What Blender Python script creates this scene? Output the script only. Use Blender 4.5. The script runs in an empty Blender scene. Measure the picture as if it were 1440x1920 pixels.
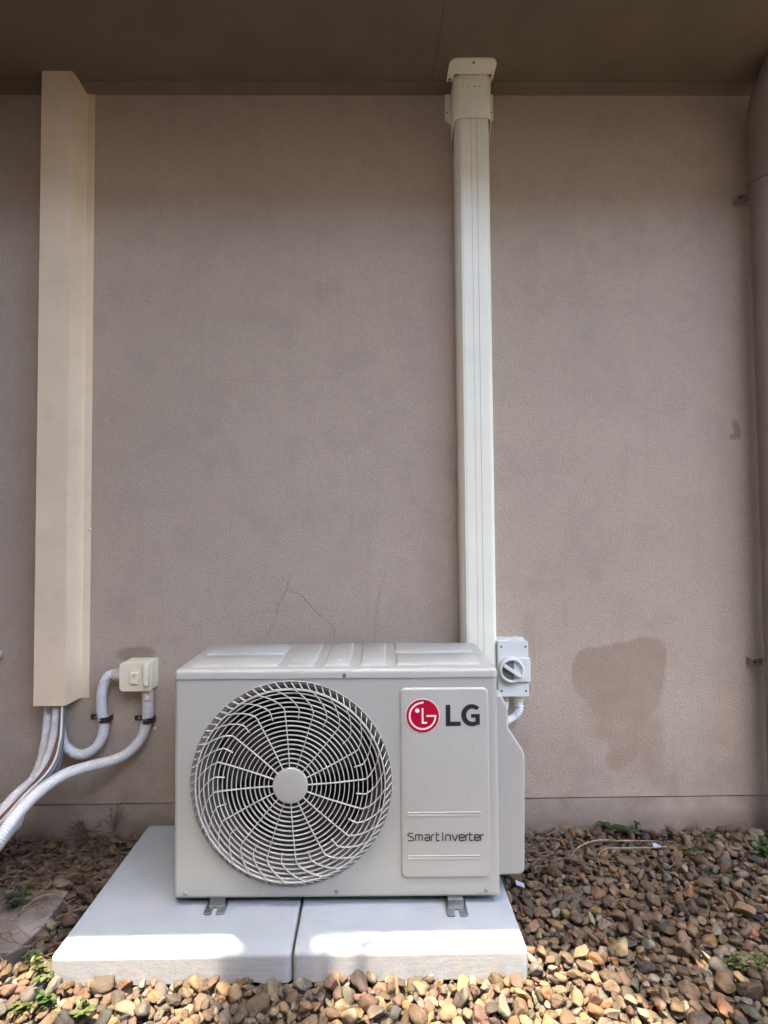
import bpy, bmesh, math, random
import numpy as np
from mathutils import Vector, Matrix, noise
S = bpy.context.scene
COL = S.collection
rad = math.radians

# ---------------------------------------------------------------- camera
CZ = 0.935
FPX, CX, CY, PITCH, YAW, ROLL = 1027.7, 706.57, 952.46, .0341, .0112, -.0077
RM = Matrix.Rotation(-YAW, 3, 'Z') @ Matrix.Rotation(math.pi/2+PITCH, 3, 'X') @ Matrix.Rotation(ROLL, 3, 'Z')
cd = bpy.data.cameras.new('camera'); cam = bpy.data.objects.new('camera', cd); COL.objects.link(cam)
cd.sensor_fit = 'VERTICAL'; cd.sensor_height = 36.0; cd.lens = FPX/1920*36
cd.shift_x = (720-CX)/1920; cd.shift_y = (CY-960)/1920*1.0
cd.clip_start = .02; cd.clip_end = 500
cam.matrix_world = Matrix.Translation((0, 0, CZ)) @ RM.to_4x4()
S.camera = cam

# ---------------------------------------------------------------- world, sun, exposure
SUN_EL = 82.0; SUN_AZ = 20.0      # azimuth: degrees to the left of straight behind the camera
sd = Vector((-math.sin(rad(SUN_AZ))*math.cos(rad(SUN_EL)), -math.cos(rad(SUN_AZ))*math.cos(rad(SUN_EL)), math.sin(rad(SUN_EL))))
W = bpy.data.worlds.new('World'); S.world = W; W.use_nodes = True
nt = W.node_tree; nt.nodes.clear()
sky = nt.nodes.new('ShaderNodeTexSky'); sky.sky_type = 'NISHITA'; sky.sun_disc = False
sky.sun_elevation = rad(SUN_EL); sky.sun_rotation = math.atan2(sd.x, sd.y)
sky.air_density = 1.0; sky.dust_density = 5.5; sky.ozone_density = 1.0
bg = nt.nodes.new('ShaderNodeBackground'); bg.inputs[1].default_value = 0.15
wo = nt.nodes.new('ShaderNodeOutputWorld'); nt.links.new(sky.outputs[0], bg.inputs[0]); nt.links.new(bg.outputs[0], wo.inputs[0])
sl = bpy.data.lights.new('sun', 'SUN'); sl.energy = 2.0; sl.angle = rad(.53); sl.color = (1, .88, .69)
so = bpy.data.objects.new('sun', sl); COL.objects.link(so); so.location = (0, 0, 8)
so.rotation_euler = sd.to_track_quat('Z', 'Y').to_euler()
S.view_settings.view_transform = 'Standard'; S.view_settings.look = 'None'; S.view_settings.gamma = 1
S.view_settings.exposure = 3.88
S.cycles.max_bounces = 10; S.cycles.diffuse_bounces = 7

# ---------------------------------------------------------------- helpers
def ray(x, y): return RM @ Vector(((x-CX)/FPX, -(y-CY)/FPX, -1))
def pY(x, y, Y):
    d = ray(x, y); d = d*(Y/d.y); return Vector((d.x, d.y, d.z+CZ))
def pZ(x, y, z):
    d = ray(x, y); d = d*((z-CZ)/d.z); return Vector((d.x, d.y, d.z+CZ))

class MB:
    def __init__(s): s.v = []; s.f = []; s.m = []
    def add(s, vs, fs, mi=0):
        o = len(s.v); s.v += [tuple(v) for v in vs]; s.f += [tuple(i+o for i in f) for f in fs]; s.m += [mi]*len(fs)
    def box(s, x0, x1, y0, y1, z0, z1, mi=0):
        s.add([(x, y, z) for z in (z0, z1) for y in (y0, y1) for x in (x0, x1)],
              [(0, 2, 3, 1), (4, 5, 7, 6), (0, 1, 5, 4), (2, 6, 7, 3), (0, 4, 6, 2), (1, 3, 7, 5)], mi)
    def prism(s, pts, a0, a1, axis='Z', mi=0, cap=True):
        n = len(pts)
        def mk(p, a):
            return {'Z': (p[0], p[1], a), 'Y': (p[0], a, p[1]), 'X': (a, p[0], p[1])}[axis]
        vs = [mk(p, a0) for p in pts]+[mk(p, a1) for p in pts]
        fs = [(i, (i+1) % n, (i+1) % n+n, i+n) for i in range(n)]
        if cap: fs += [tuple(range(n))[::-1], tuple(range(n, 2*n))]
        s.add(vs, fs, mi)
    def cyl(s, c, r, h, axis='Y', n=24, r2=None, cap=True, mi=0):
        r2 = r if r2 is None else r2
        ax = {'X': Vector((1, 0, 0)), 'Y': Vector((0, 1, 0)), 'Z': Vector((0, 0, 1))}[axis] if isinstance(axis, str) else Vector(axis).normalized()
        u = ax.orthogonal().normalized(); w = ax.cross(u); c = Vector(c); vs = []
        for (rr, t) in ((r, 0), (r2, h)):
            for i in range(n):
                a = 2*math.pi*i/n; vs.append(c+ax*t+u*rr*math.cos(a)+w*rr*math.sin(a))
        fs = [(i, (i+1) % n, (i+1) % n+n, i+n) for i in range(n)]
        if cap: fs += [tuple(range(n))[::-1], tuple(range(n, 2*n))]
        s.add(vs, fs, mi)
    def lathe(s, c, prof, axis='Y', n=32, mi=0):
        """prof: list of (radius, offset along the axis)"""
        ax = {'X': Vector((1, 0, 0)), 'Y': Vector((0, 1, 0)), 'Z': Vector((0, 0, 1))}[axis]
        u = ax.orthogonal().normalized(); w = ax.cross(u); c = Vector(c); vs = []
        for (rr, t) in prof:
            for i in range(n):
                a = 2*math.pi*i/n; vs.append(c+ax*t+u*rr*math.cos(a)+w*rr*math.sin(a))
        fs = []
        for k in range(len(prof)-1):
            for i in range(n):
                fs.append((k*n+i, k*n+(i+1) % n, (k+1)*n+(i+1) % n, (k+1)*n+i))
        s.add(vs, fs, mi)
    def sweep(s, pts, rf, n=12, sx=1.0, cap=True, up=None, mi=0):
        """pts: list of Vectors; rf: radius or function of (index, arc length)"""
        P = [Vector(p) for p in pts]; T = []
        for i in range(len(P)):
            T.append((P[min(i+1, len(P)-1)]-P[max(i-1, 0)]).normalized())
        u = (up or T[0].orthogonal()); u = (u-T[0]*u.dot(T[0])).normalized(); L = 0; vs = []
        for i, p in enumerate(P):
            if i: L += (p-P[i-1]).length
            u = (u-T[i]*u.dot(T[i])).normalized(); w = T[i].cross(u)
            r = rf(i, L) if callable(rf) else rf
            for k in range(n):
                a = 2*math.pi*k/n; vs.append(p+u*r*math.cos(a)+w*r*sx*math.sin(a))
        fs = []
        for i in range(len(P)-1):
            for k in range(n):
                fs.append((i*n+k, i*n+(k+1) % n, (i+1)*n+(k+1) % n, (i+1)*n+k))
        if cap: fs += [tuple(range(n))[::-1], tuple(range((len(P)-1)*n, len(P)*n))]
        s.add(vs, fs, mi)
    def build(s, name, mat, parent=None, smooth=False, bevel=0, seg=2, recalc=True):
        me = bpy.data.meshes.new(name); me.from_pydata(s.v, [], s.f); me.update()
        for m in (mat if isinstance(mat, (list, tuple)) else [mat]): me.materials.append(m)
        if any(s.m): me.polygons.foreach_set('material_index', s.m)
        if recalc:
            b = bmesh.new(); b.from_mesh(me); bmesh.ops.recalc_face_normals(b, faces=b.faces); b.to_mesh(me); b.free()
        o = bpy.data.objects.new(name, me); COL.objects.link(o)
        if smooth:
            me.polygons.foreach_set('use_smooth', [True]*len(me.polygons))
            if smooth != 'all':
                me.set_sharp_from_angle(angle=rad(38))
        if bevel:
            md = o.modifiers.new('bevel', 'BEVEL'); md.width = bevel; md.segments = seg; md.limit_method = 'ANGLE'; md.angle_limit = rad(35)
            me.polygons.foreach_set('use_smooth', [True]*len(me.polygons))
            md.harden_normals = True
        if parent is not None:
            o.parent = parent
            o.matrix_parent_inverse = Matrix.Translation(-parent.location)
        return o

def tag(o, label=None, cat=None, group=None, kind=None):
    if label: o['label'] = label
    if cat: o['category'] = cat
    if group: o['group'] = group
    if kind: o['kind'] = kind
    return o
def empty(name, loc, label, cat, group=None):
    o = bpy.data.objects.new(name, None); COL.objects.link(o); o.location = loc; o.empty_display_size = .1
    return tag(o, label, cat, group)

def spline(P, step):
    P = [Vector(p) for p in P]; Q = [P[0]*2-P[1]]+P+[P[-1]*2-P[-2]]; out = []
    for i in range(1, len(Q)-2):
        a, b, c, d = Q[i-1:i+3]; n = max(2, int((c-b).length/.003))
        for k in range(n):
            t = k/n; out.append(.5*((2*b)+(c-a)*t+(2*a-5*b+4*c-d)*t*t+(3*b-a-3*c+d)*t**3))
    out.append(P[-1])
    # resample at even step
    res = [out[0]]; acc = 0
    for i in range(1, len(out)):
        seg = out[i]-out[i-1]; L = seg.length
        while acc+L >= step:
            q = out[i-1]+seg*((step-acc)/L); res.append(q); seg = out[i]-q; out[i-1] = q; L = seg.length; acc = 0
            if L < 1e-9: break
        acc += L
    return res

# ---------------------------------------------------------------- materials
class NT:
    def __init__(s, name):
        s.mat = bpy.data.materials.new(name); s.mat.use_nodes = True; s.t = s.mat.node_tree
        s.b = s.t.nodes['Principled BSDF']; s.co = s.t.nodes.new('ShaderNodeTexCoord').outputs['Object']
    def n(s, typ, **kw):
        x = s.t.nodes.new(typ)
        for k, v in kw.items(): setattr(x, k, v)
        return x
    def l(s, a, b): s.t.links.new(a, b)
    def noise(s, scale, detail=4, rough=.55, vec=None, dist=0):
        x = s.n('ShaderNodeTexNoise'); x.inputs['Scale'].default_value = scale; x.inputs['Detail'].default_value = detail
        x.inputs['Roughness'].default_value = rough; x.inputs['Distortion'].default_value = dist; s.l(vec or s.co, x.inputs['Vector']); return x.outputs['Fac']
    def map(s, v, a, b, c=0, d=1, smooth=False):
        x = s.n('ShaderNodeMapRange'); x.inputs[1].default_value = a; x.inputs[2].default_value = b; x.inputs[3].default_value = c; x.inputs[4].default_value = d
        if smooth: x.interpolation_type = 'SMOOTHSTEP'
        s.l(v, x.inputs[0]); return x.outputs[0]
    def mix(s, f, a, b, mode='MIX'):
        x = s.n('ShaderNodeMix', data_type='RGBA', blend_type=mode)
        if isinstance(f, (int, float)): x.inputs[0].default_value = f
        else: s.l(f, x.inputs[0])
        for v, i in ((a, 6), (b, 7)):
            if isinstance(v, (tuple, list)): x.inputs[i].default_value = (*v[:3], 1)
            else: s.l(v, x.inputs[i])
        return x.outputs[2]
    def math(s, op, a, b=None, c=None):
        x = s.n('ShaderNodeMath', operation=op)
        for i, v in enumerate((a, b, c)):
            if v is None: continue
            if isinstance(v, (int, float)): x.inputs[i].default_value = v
            else: s.l(v, x.inputs[i])
        return x.outputs[0]
    def bump(s, h, strength, dist=.001, prev=None):
        x = s.n('ShaderNodeBump'); x.inputs['Strength'].default_value = strength; x.inputs['Distance'].default_value = dist
        s.l(h, x.inputs['Height'])
        if prev is not None: s.l(prev, x.inputs['Normal'])
        return x.outputs[0]
    def fin(s, col=None, rough=.6, normal=None, metal=0, spec=.5):
        if col is not None:
            if isinstance(col, (tuple, list)): s.b.inputs['Base Color'].default_value = (*col[:3], 1)
            else: s.l(col, s.b.inputs['Base Color'])
        if isinstance(rough, (int, float)): s.b.inputs['Roughness'].default_value = rough
        else: s.l(rough, s.b.inputs['Roughness'])
        s.b.inputs['Metallic'].default_value = metal; s.b.inputs['Specular IOR Level'].default_value = spec
        if normal is not None: s.l(normal, s.b.inputs['Normal'])
        return s.mat

def paint(name, c, rough=.45, grain=1.0, var=.06, dirt=None, dirt_amt=.25, gscale=900, metal=0, spec=.4):
    m = NT(name)
    n1 = m.noise(6, 4); n2 = m.noise(90, 3)
    dark = tuple(x*(1-var*2) for x in c); light = tuple(min(1, x*(1+var)) for x in c)
    col = m.mix(m.map(n1, .3, .7), dark, light)
    if dirt:
        d = m.math('MULTIPLY', m.map(m.noise(14, 6, .7), .52, .75), dirt_amt)
        col = m.mix(d, col, dirt)
    nb = m.bump(m.noise(gscale, 2), .25*grain, .0004)
    nb = m.bump(m.noise(9, 2), .15, .002, nb)
    return m.fin(col, m.map(n2, .3, .7, rough-.06, rough+.08), nb, metal, spec)

C_WALL = (.455, .366, .29)
def wall_material():
    m = NT('taupe_render'); sep = m.n('ShaderNodeSeparateXYZ'); m.l(m.co, sep.inputs[0])
    big = m.noise(1.3, 5, .6); med = m.noise(9, 5, .65); fine = m.noise(420, 4, .7); mid = m.noise(150, 3, .6)
    col = m.mix(m.map(big, .3, .72), tuple(x*.93 for x in C_WALL), tuple(x*1.06 for x in (.47, .38, .298)))
    col = m.mix(m.math('MULTIPLY', m.map(med, .48, .75), .35), col, (.30, .24, .21))
    col = m.mix(m.math('MULTIPLY', m.map(fine, .35, .7), .35), col, tuple(x*.72 for x in C_WALL))
    col = m.mix(m.math('MULTIPLY', m.map(m.noise(170, 3, .6), .42, .66), .32), col, tuple(x*.6 for x in C_WALL))
    stv = m.n('ShaderNodeMapping'); stv.inputs['Scale'].default_value = (38, 1, 1.6); m.l(m.co, stv.inputs[0])
    streak = m.math('MULTIPLY', m.map(m.noise(1, 5, .6, stv.outputs[0]), .55, .75), m.map(m.noise(1.7, 3), .42, .6, 0, .12))
    col = m.mix(streak, col, (.24, .185, .145))
    scuffn = m.math('MULTIPLY', m.map(m.noise(24, 7, .8, None, 1.5), .64, .70), .22)
    col = m.mix(scuffn, col, (.50, .42, .36))
    # pale dusty bloom and patchy darker tone low on the render
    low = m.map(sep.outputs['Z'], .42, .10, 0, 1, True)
    bloom = m.math('MULTIPLY', m.math('MULTIPLY', low, m.map(m.noise(11, 6, .7), .5, .68)), .5)
    col = m.mix(bloom, col, (.40, .35, .32))
    low_dark = m.math('MULTIPLY', low, m.map(m.noise(5, 7, .75), .35, .65, 0, .42))
    col = m.mix(low_dark, col, (.17, .13, .115))
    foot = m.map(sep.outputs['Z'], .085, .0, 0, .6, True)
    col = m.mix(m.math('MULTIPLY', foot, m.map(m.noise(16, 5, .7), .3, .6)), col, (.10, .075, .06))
    # the patch of fresher tan paint, right of the switch: a few rounded brush marks
    wob = m.math('MULTIPLY', m.math('SUBTRACT', m.noise(13, 4, .6), .5), .55)
    def blob(px, py, rx, ry, rot=0.):
        c = pY(px, py, 1.713); X = m.math('SUBTRACT', sep.outputs['X'], c.x); Z = m.math('SUBTRACT', sep.outputs['Z'], c.z)
        ca, sa = math.cos(rot), math.sin(rot); k = 1.713/FPX
        a = m.math('DIVIDE', m.math('ADD', m.math('MULTIPLY', X, ca), m.math('MULTIPLY', Z, sa)), rx*k)
        b = m.math('DIVIDE', m.math('SUBTRACT', m.math('MULTIPLY', Z, ca), m.math('MULTIPLY', X, sa)), ry*k)
        r = m.math('ADD', m.math('POWER', m.math('ABSOLUTE', a), 2.6), m.math('POWER', m.math('ABSOLUTE', b), 2.6))
        return m.math('SUBTRACT', 1.0, r)
    def uni(L, edge, w=1.0):
        u = L[0]
        for x in L[1:]: u = m.math('MAXIMUM', u, x)
        u = m.math('ADD', u, m.math('MULTIPLY', wob, w)); return m.map(u, 0, edge, 0, 1, True)
    main = uni([blob(1120, 1264, 52, 52), blob(1172, 1262, 80, 60), blob(1210, 1232, 43, 40), blob(1170, 1300, 74, 52)], .32, .9)
    tail = uni([blob(1165, 1345, 82, 62), blob(1172, 1392, 36, 52, -.3), blob(1158, 1425, 26, 24), blob(1222, 1385, 30, 60)], .9, 1.5)
    col = m.mix(m.math('MULTIPLY', tail, m.map(m.noise(15, 4), .3, .7, .3, .7)), col, (.30, .215, .15))
    fade = m.map(sep.outputs['Z'], pY(1165, 1370, 1.713).z, pY(1165, 1270, 1.713).z, .2, 1, True)
    col = m.mix(m.math('MULTIPLY', m.math('MULTIPLY', main, fade), m.map(m.noise(9, 5, .7), .3, .7, .5, .85)), col, (.295, .215, .152))
    # small scuff on the right
    sc = uni([blob(1381, 805, 9, 22, .2), blob(1376, 818, 12, 8)], .8, 3.2)
    col = m.mix(m.math('MULTIPLY', sc, .5), col, (.13, .11, .12))
    st = uni([blob(1112, 1080, 14, 18), blob(1060, 1150, 8, 30)], .9, 3.0)
    col = m.mix(m.math('MULTIPLY', st, .12), col, (.22, .17, .14))
    sj = uni([blob(255, 1226, 42, 16)], .9, .8)
    col = m.mix(m.math('MULTIPLY', sj, .55), col, (.16, .11, .08))
    lv = uni([blob(990, 1180, 12, 40), blob(1000, 1200, 5, 60)], .9, 3.0)
    col = m.mix(m.math('MULTIPLY', lv, .14), col, (.20, .15, .12))
    nb = m.bump(fine, .55, .0022)
    nb = m.bump(mid, .55, .004, nb); nb = m.bump(m.noise(5, 4), .35, .012, nb)
    return m.fin(col, .88, nb, 0, .25)

M = {}
M['wall'] = wall_material()
def mplinth():
    m = NT('taupe_plinth'); a = m.noise(7, 7, .7); f = m.noise(400, 3, .6); sep = m.n('ShaderNodeSeparateXYZ'); m.l(m.co, sep.inputs[0])
    col = m.mix(m.map(a, .36, .66), (.25, .203, .165), (.39, .32, .262))
    col = m.mix(m.math('MULTIPLY', m.map(m.noise(30, 6, .75), .52, .72), .45), col, (.36, .32, .30))
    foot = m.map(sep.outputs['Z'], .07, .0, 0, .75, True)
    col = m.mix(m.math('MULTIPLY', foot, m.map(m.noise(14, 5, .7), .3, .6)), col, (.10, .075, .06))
    nb = m.bump(f, .4, .002); nb = m.bump(m.noise(14, 5, .6), .4, .006, nb)
    return m.fin(col, .9, nb, 0, .2)
M['plinth'] = mplinth()
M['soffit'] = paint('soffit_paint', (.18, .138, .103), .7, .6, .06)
M['crack'] = paint('crack_dark', (.235, .19, .16), .9)
M['beige'] = paint('beige_metal', (.72, .58, .42), .42, .6, .03, (.36, .29, .23), .25)
M['ivory'] = paint('ivory_pvc', (.84, .815, .68), .38, .4, .02, (.55, .52, .42), .15)
M['seam'] = paint('seam_shade', (.42, .42, .36), .5)
M['unit'] = paint('unit_enamel', (.362, .358, .332), .33, .35, .012, (.42, .39, .34), .12, 1400, 0, .5)
M['grille'] = paint('grille_enamel', (.46, .45, .42), .4, .2, .02)
M['bell'] = paint('bell_mouth_grey', (.15, .145, .135), .5)
M['dark'] = paint('inner_dark', (.012, .012, .012), .6)
M['fan'] = paint('fan_plastic', (.02, .02, .021), .35)
M['red'] = paint('logo_red', (.36, .0, .022), .35, .1, .02)
M['pink'] = paint('logo_white', (.78, .66, .66), .35, .1, .01)
M['ink'] = paint('ink_charcoal', (.018, .02, .023), .4, .1, .02)
M['screw'] = paint('zinc_screw', (.32, .31, .29), .35, .2, .1, None, 0, 900, .9)
M['rivet'] = paint('dark_screw', (.06, .055, .05), .5)
M['galv'] = paint('galvanised', (.26, .29, .31), .38, .4, .25, (.13, .14, .15), .5, 500, .85)
M['switch'] = paint('grey_plastic', (.63, .65, .62), .42, .2, .03, (.40, .40, .38), .2)
M['switch_dk'] = paint('knob_well', (.17, .17, .145), .5, .2, .08)
M['mark'] = paint('grey_mark', (.36, .39, .39), .5)
M['cream'] = paint('aged_cream', (.76, .70, .52), .5, .3, .04, (.45, .38, .28), .3)
M['pinkpvc'] = paint('aged_pvc', (.60, .52, .46), .5, .3, .05, (.35, .28, .24), .3)
M['conduit'] = paint('conduit_grey', (.66, .665, .68), .45, .3, .03, (.36, .32, .28), .2)
M['brown'] = paint('brown_clip', (.045, .02, .014), .5, .3, .1, (.10, .05, .03), .4)
M['cable_red'] = paint('cable_brown', (.13, .05, .042), .45, .2, .06)
M['cable_white'] = paint('cable_white', (.66, .66, .62), .45)
M['cable_grey'] = paint('cable_grey', (.14, .16, .17), .5, .3, .1)
def mtape():
    m = NT('wrapped_tape'); a = m.noise(30, 7, .75); b = m.noise(160, 5, .7)
    col = m.mix(m.map(a, .35, .62), (.52, .50, .48), (.78, .77, .76))
    col = m.mix(m.math('MULTIPLY', m.map(m.noise(7, 4), .5, .64), .55), col, (.55, .46, .40))
    nb = m.bump(b, .6, .002); nb = m.bump(a, .7, .006, nb)
    return m.fin(col, .65, nb, 0, .3)
M['tape'] = mtape()
M['pipe'] = paint('downpipe_paint', (.225, .175, .14), .5, .5, .05, (.26, .22, .19), .2)
def mconc():
    m = NT('pale_concrete'); a = m.noise(3.5, 6, .6); g = m.noise(260, 4, .75); sp = m.noise(700, 2, .5)
    col = m.mix(m.map(a, .35, .66), (.245, .275, .31), (.30, .335, .372))
    col = m.mix(m.math('MULTIPLY', m.map(g, .40, .68), .38), col, (.25, .258, .265))
    col = m.mix(m.math('MULTIPLY', m.map(sp, .60, .68), .5), col, (.20, .205, .21))
    col = m.mix(m.math('MULTIPLY', m.map(m.noise(75, 6, .8), .60, .66), .35), col, (.25, .25, .245))
    col = m.mix(m.math('MULTIPLY', m.map(m.noise(8, 7, .75, None, 1.), .55, .70), .30), col, (.33, .31, .28))
    sep = m.n('ShaderNodeSeparateXYZ'); m.l(m.co, sep.inputs[0])
    # square marks of slightly different tone left of the unit
    def square_mark(px, py, rx, ry, rot):
        c = pZ(px, py, .047); X = m.math('SUBTRACT', sep.outputs['X'], c.x); Y = m.math('SUBTRACT', sep.outputs['Y'], c.y)
        ca, sa = math.cos(rot), math.sin(rot)
        a_ = m.math('DIVIDE', m.math('ABSOLUTE', m.math('ADD', m.math('MULTIPLY', X, ca), m.math('MULTIPLY', Y, sa))), rx)
        b_ = m.math('DIVIDE', m.math('ABSOLUTE', m.math('SUBTRACT', m.math('MULTIPLY', Y, ca), m.math('MULTIPLY', X, sa))), ry)
        r = m.math('MAXIMUM', a_, b_)
        r = m.math('ADD', r, m.math('MULTIPLY', m.math('SUBTRACT', m.noise(18, 4), .5), .5))
        return m.map(r, 1.0, .82, 0, 1, True)
    col = m.mix(m.math('MULTIPLY', square_mark(268, 1697, .05, .036, .35), .34), col, (.30, .30, .32))
    col = m.mix(m.math('MULTIPLY', square_mark(325, 1590, .05, .08, .2), .22), col, (.30, .30, .31))
    # rough, dirtier mould face at the edge
    geo = m.n('ShaderNodeNewGeometry'); s2 = m.n('ShaderNodeSeparateXYZ'); m.l(geo.outputs['Normal'], s2.inputs[0])
    side = m.map(m.math('ABSOLUTE', s2.outputs['Z']), .5, .2, 0, 1)
    st = m.n('ShaderNodeMapping'); st.inputs['Scale'].default_value = (6, 6, 60); m.l(m.co, st.inputs[0])
    stn = m.noise(3, 7, .7, st.outputs[0])
    col = m.mix(m.math('MULTIPLY', side, m.map(stn, .42, .68, .05, .75)), col, (.40, .345, .30))
    pit = m.math('MULTIPLY', side, m.map(m.noise(60, 5, .8), .62, .70))
    col = m.mix(m.math('MULTIPLY', pit, .7), col, (.14, .12, .11))
    nb = m.bump(g, .35, .0015); nb = m.bump(m.noise(40, 5, .7), .3, .003, nb)
    return m.fin(col, .85, nb, 0, .3)
M['concrete'] = mconc()
M['flag'] = paint('flagstone', (.20, .175, .165), .85, 1.5, .2, (.32, .29, .27), .4, 300)
def mstone():
    m = NT('river_pebbles'); at = m.n('ShaderNodeAttribute', attribute_name='stone_tint')
    a = m.noise(55, 6, .7); b = m.noise(380, 4, .7)
    col = m.mix(m.map(a, .32, .7, 0, .75), at.outputs['Color'], m.mix(1.0, at.outputs['Color'], (.62, .56, .50), 'MULTIPLY'))
    col = m.mix(m.math('MULTIPLY', m.map(b, .5, .72), .40), col, m.mix(1.0, col, (1.5, 1.42, 1.3), 'MULTIPLY'))
    col = m.mix(m.math('MULTIPLY', m.map(m.noise(190, 4, .7), .60, .7), .5), col, (.09, .07, .055))
    nb = m.bump(b, .5, .0012); nb = m.bump(m.noise(110, 5, .65), .7, .004, nb)
    return m.fin(col, .72, nb, 0, .35)
M['stone'] = mstone()
def msoil():
    m = NT('dark_soil'); a = m.noise(22, 8, .75); b = m.noise(200, 5, .7)
    col = m.mix(m.map(a, .35, .65), (.022, .016, .011), (.075, .055, .038))
    nb = m.bump(b, .8, .006); nb = m.bump(a, .8, .02, nb)
    return m.fin(col, .95, nb, 0, .2)
M['soil'] = msoil()
def mground():
    m = NT('dark_earth'); a = m.noise(9, 7, .7)
    col = m.mix(m.map(a, .35, .65), (.03, .024, .016), (.075, .065, .035))
    return m.fin(col, .95, m.bump(m.noise(60, 5, .7), .8, .02))
M['ground'] = mground()
def mleaf(name, c, c2):
    m = NT(name); a = m.noise(60, 4)
    col = m.mix(m.map(a, .35, .65), c, c2); m.b.inputs['Subsurface Weight'].default_value = 0
    tr = m.n('ShaderNodeBsdfTranslucent'); m.l(col, tr.inputs[0]); ms = m.n('ShaderNodeMixShader'); ms.inputs[0].default_value = .3
    out = m.t.nodes['Material Output']; m.fin(col, .5); m.l(m.b.outputs[0], ms.inputs[1]); m.l(tr.outputs[0], ms.inputs[2]); m.l(ms.outputs[0], out.inputs[0])
    return m.mat
M['leaf'] = mleaf('weed_leaf', (.02, .048, .011), (.038, .075, .017))
M['leaf_y'] = mleaf('pale_weed_leaf', (.05, .065, .018), (.085, .095, .03))
M['leaf_t'] = mleaf('tree_leaf', (.04, .085, .02), (.07, .12, .03))
M['dry'] = mleaf('dry_straw', (.24, .17, .10), (.40, .31, .20))
M['drydk'] = mleaf('dry_brown', (.09, .055, .035), (.17, .115, .07))
M['bark'] = paint('bark', (.09, .065, .045), .9, 2, .3)
M['timber'] = paint('fence_timber', (.13, .10, .075), .85, 1.5, .25)
M['tile'] = paint('roof_sheet', (.12, .10, .09), .5)
M['plastic'] = paint('white_plastic', (.33, .34, .42), .4)

# ---------------------------------------------------------------- setting: ground and soil
WY = 1.713; ZS = 1.3974+CZ
g = MB(); g.add([(-30, -30, -.045), (30, -30, -.045), (30, WY+12, -.045), (-30, WY+12, -.045)], [(0, 1, 2, 3)])
tag(g.build('ground', M['ground']), kind='structure')
nx, ny = 130, 60; vs = []
for j in range(ny+1):
    for i in range(nx+1):
        x = -2.2+4.4*i/nx; y = .35+(WY-.35)*j/ny
        vs.append((x, y, -.030+.006*noise.noise(Vector((x*5, y*5, 0)))+.004*noise.noise(Vector((x*22, y*22, 3)))))
g = MB(); g.add(vs, [(j*(nx+1)+i, j*(nx+1)+i+1, (j+1)*(nx+1)+i+1, (j+1)*(nx+1)+i) for j in range(ny) for i in range(nx)])
tag(g.build('soil', M['soil'], smooth='all'), kind='structure')

# ---------------------------------------------------------------- house
EAVE = 1.055
house = empty('house', (0, WY, 0), 'taupe rendered house wall with dark overhanging eave behind everything', 'house')
zpl = .935-.8430
b = MB(); b.box(-5, 5, WY, WY+.2, zpl+.0045, ZS+.05); b.build('wall', M['wall'], house)
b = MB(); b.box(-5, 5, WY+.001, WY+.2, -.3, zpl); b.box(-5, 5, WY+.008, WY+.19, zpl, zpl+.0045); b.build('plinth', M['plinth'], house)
sj = pZ(833, 60, ZS).x
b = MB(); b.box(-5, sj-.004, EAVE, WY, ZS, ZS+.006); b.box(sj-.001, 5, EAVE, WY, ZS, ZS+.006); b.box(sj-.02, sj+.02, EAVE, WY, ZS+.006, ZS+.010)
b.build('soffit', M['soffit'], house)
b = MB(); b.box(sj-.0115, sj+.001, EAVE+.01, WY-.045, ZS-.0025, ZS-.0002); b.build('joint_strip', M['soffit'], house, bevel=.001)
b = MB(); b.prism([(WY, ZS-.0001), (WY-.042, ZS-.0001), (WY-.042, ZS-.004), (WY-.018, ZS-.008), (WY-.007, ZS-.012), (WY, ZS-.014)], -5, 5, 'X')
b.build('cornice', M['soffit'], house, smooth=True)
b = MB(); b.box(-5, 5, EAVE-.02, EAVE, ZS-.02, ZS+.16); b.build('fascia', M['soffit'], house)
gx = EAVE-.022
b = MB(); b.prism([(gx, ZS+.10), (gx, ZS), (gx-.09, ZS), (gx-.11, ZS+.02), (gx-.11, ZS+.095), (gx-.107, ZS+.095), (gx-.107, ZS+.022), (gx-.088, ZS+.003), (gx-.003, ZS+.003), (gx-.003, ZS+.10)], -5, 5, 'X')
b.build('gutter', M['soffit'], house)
b = MB(); b.prism([(EAVE-.06, ZS+.165), (WY+3, ZS+1.6), (WY+3, ZS+1.65), (EAVE-.06, ZS+.19)], -5, 5, 'X'); b.build('roof', M['tile'], house)
b = MB(); b.box(-5, 5, WY+.21, WY+3, ZS+.0, ZS+.04); b.build('rafter_board', M['timber'], house)

random.seed(5)
def crack(pts, w=.0011, jit=1.8, name='crack'):
    P = [pY(x, y, WY-.0005) for x, y in pts]; Q = []
    for i in range(len(P)-1):
        n = max(2, int((P[i+1]-P[i]).length/.006))
        for k in range(n):
            q = P[i].lerp(P[i+1], k/n); Q.append(Vector((q.x+random.gauss(0, .0006*jit), q.y, q.z+random.gauss(0, .0006*jit))))
    Q.append(P[-1]); b = MB(); vs = []
    for i, q in enumerate(Q):
        t = (Q[min(i+1, len(Q)-1)]-Q[max(i-1, 0)]).normalized(); nn = Vector((-t.z, 0, t.x))
        ww = w*.5*(.4+.6*math.sin(math.pi*min(1, (i+1)/len(Q))**.8))*random.uniform(.6, 1.2)
        vs += [q+nn*ww, q-nn*ww]
    b.add(vs, [(2*i, 2*i+1, 2*i+3, 2*i+2) for i in range(len(Q)-1)])
    b.build(name, M['crack'], house)
crack([(544, 1072), (538, 1105), (526, 1127), (521, 1140), (517, 1165), (503, 1185), (498, 1205)], .0024)
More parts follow.
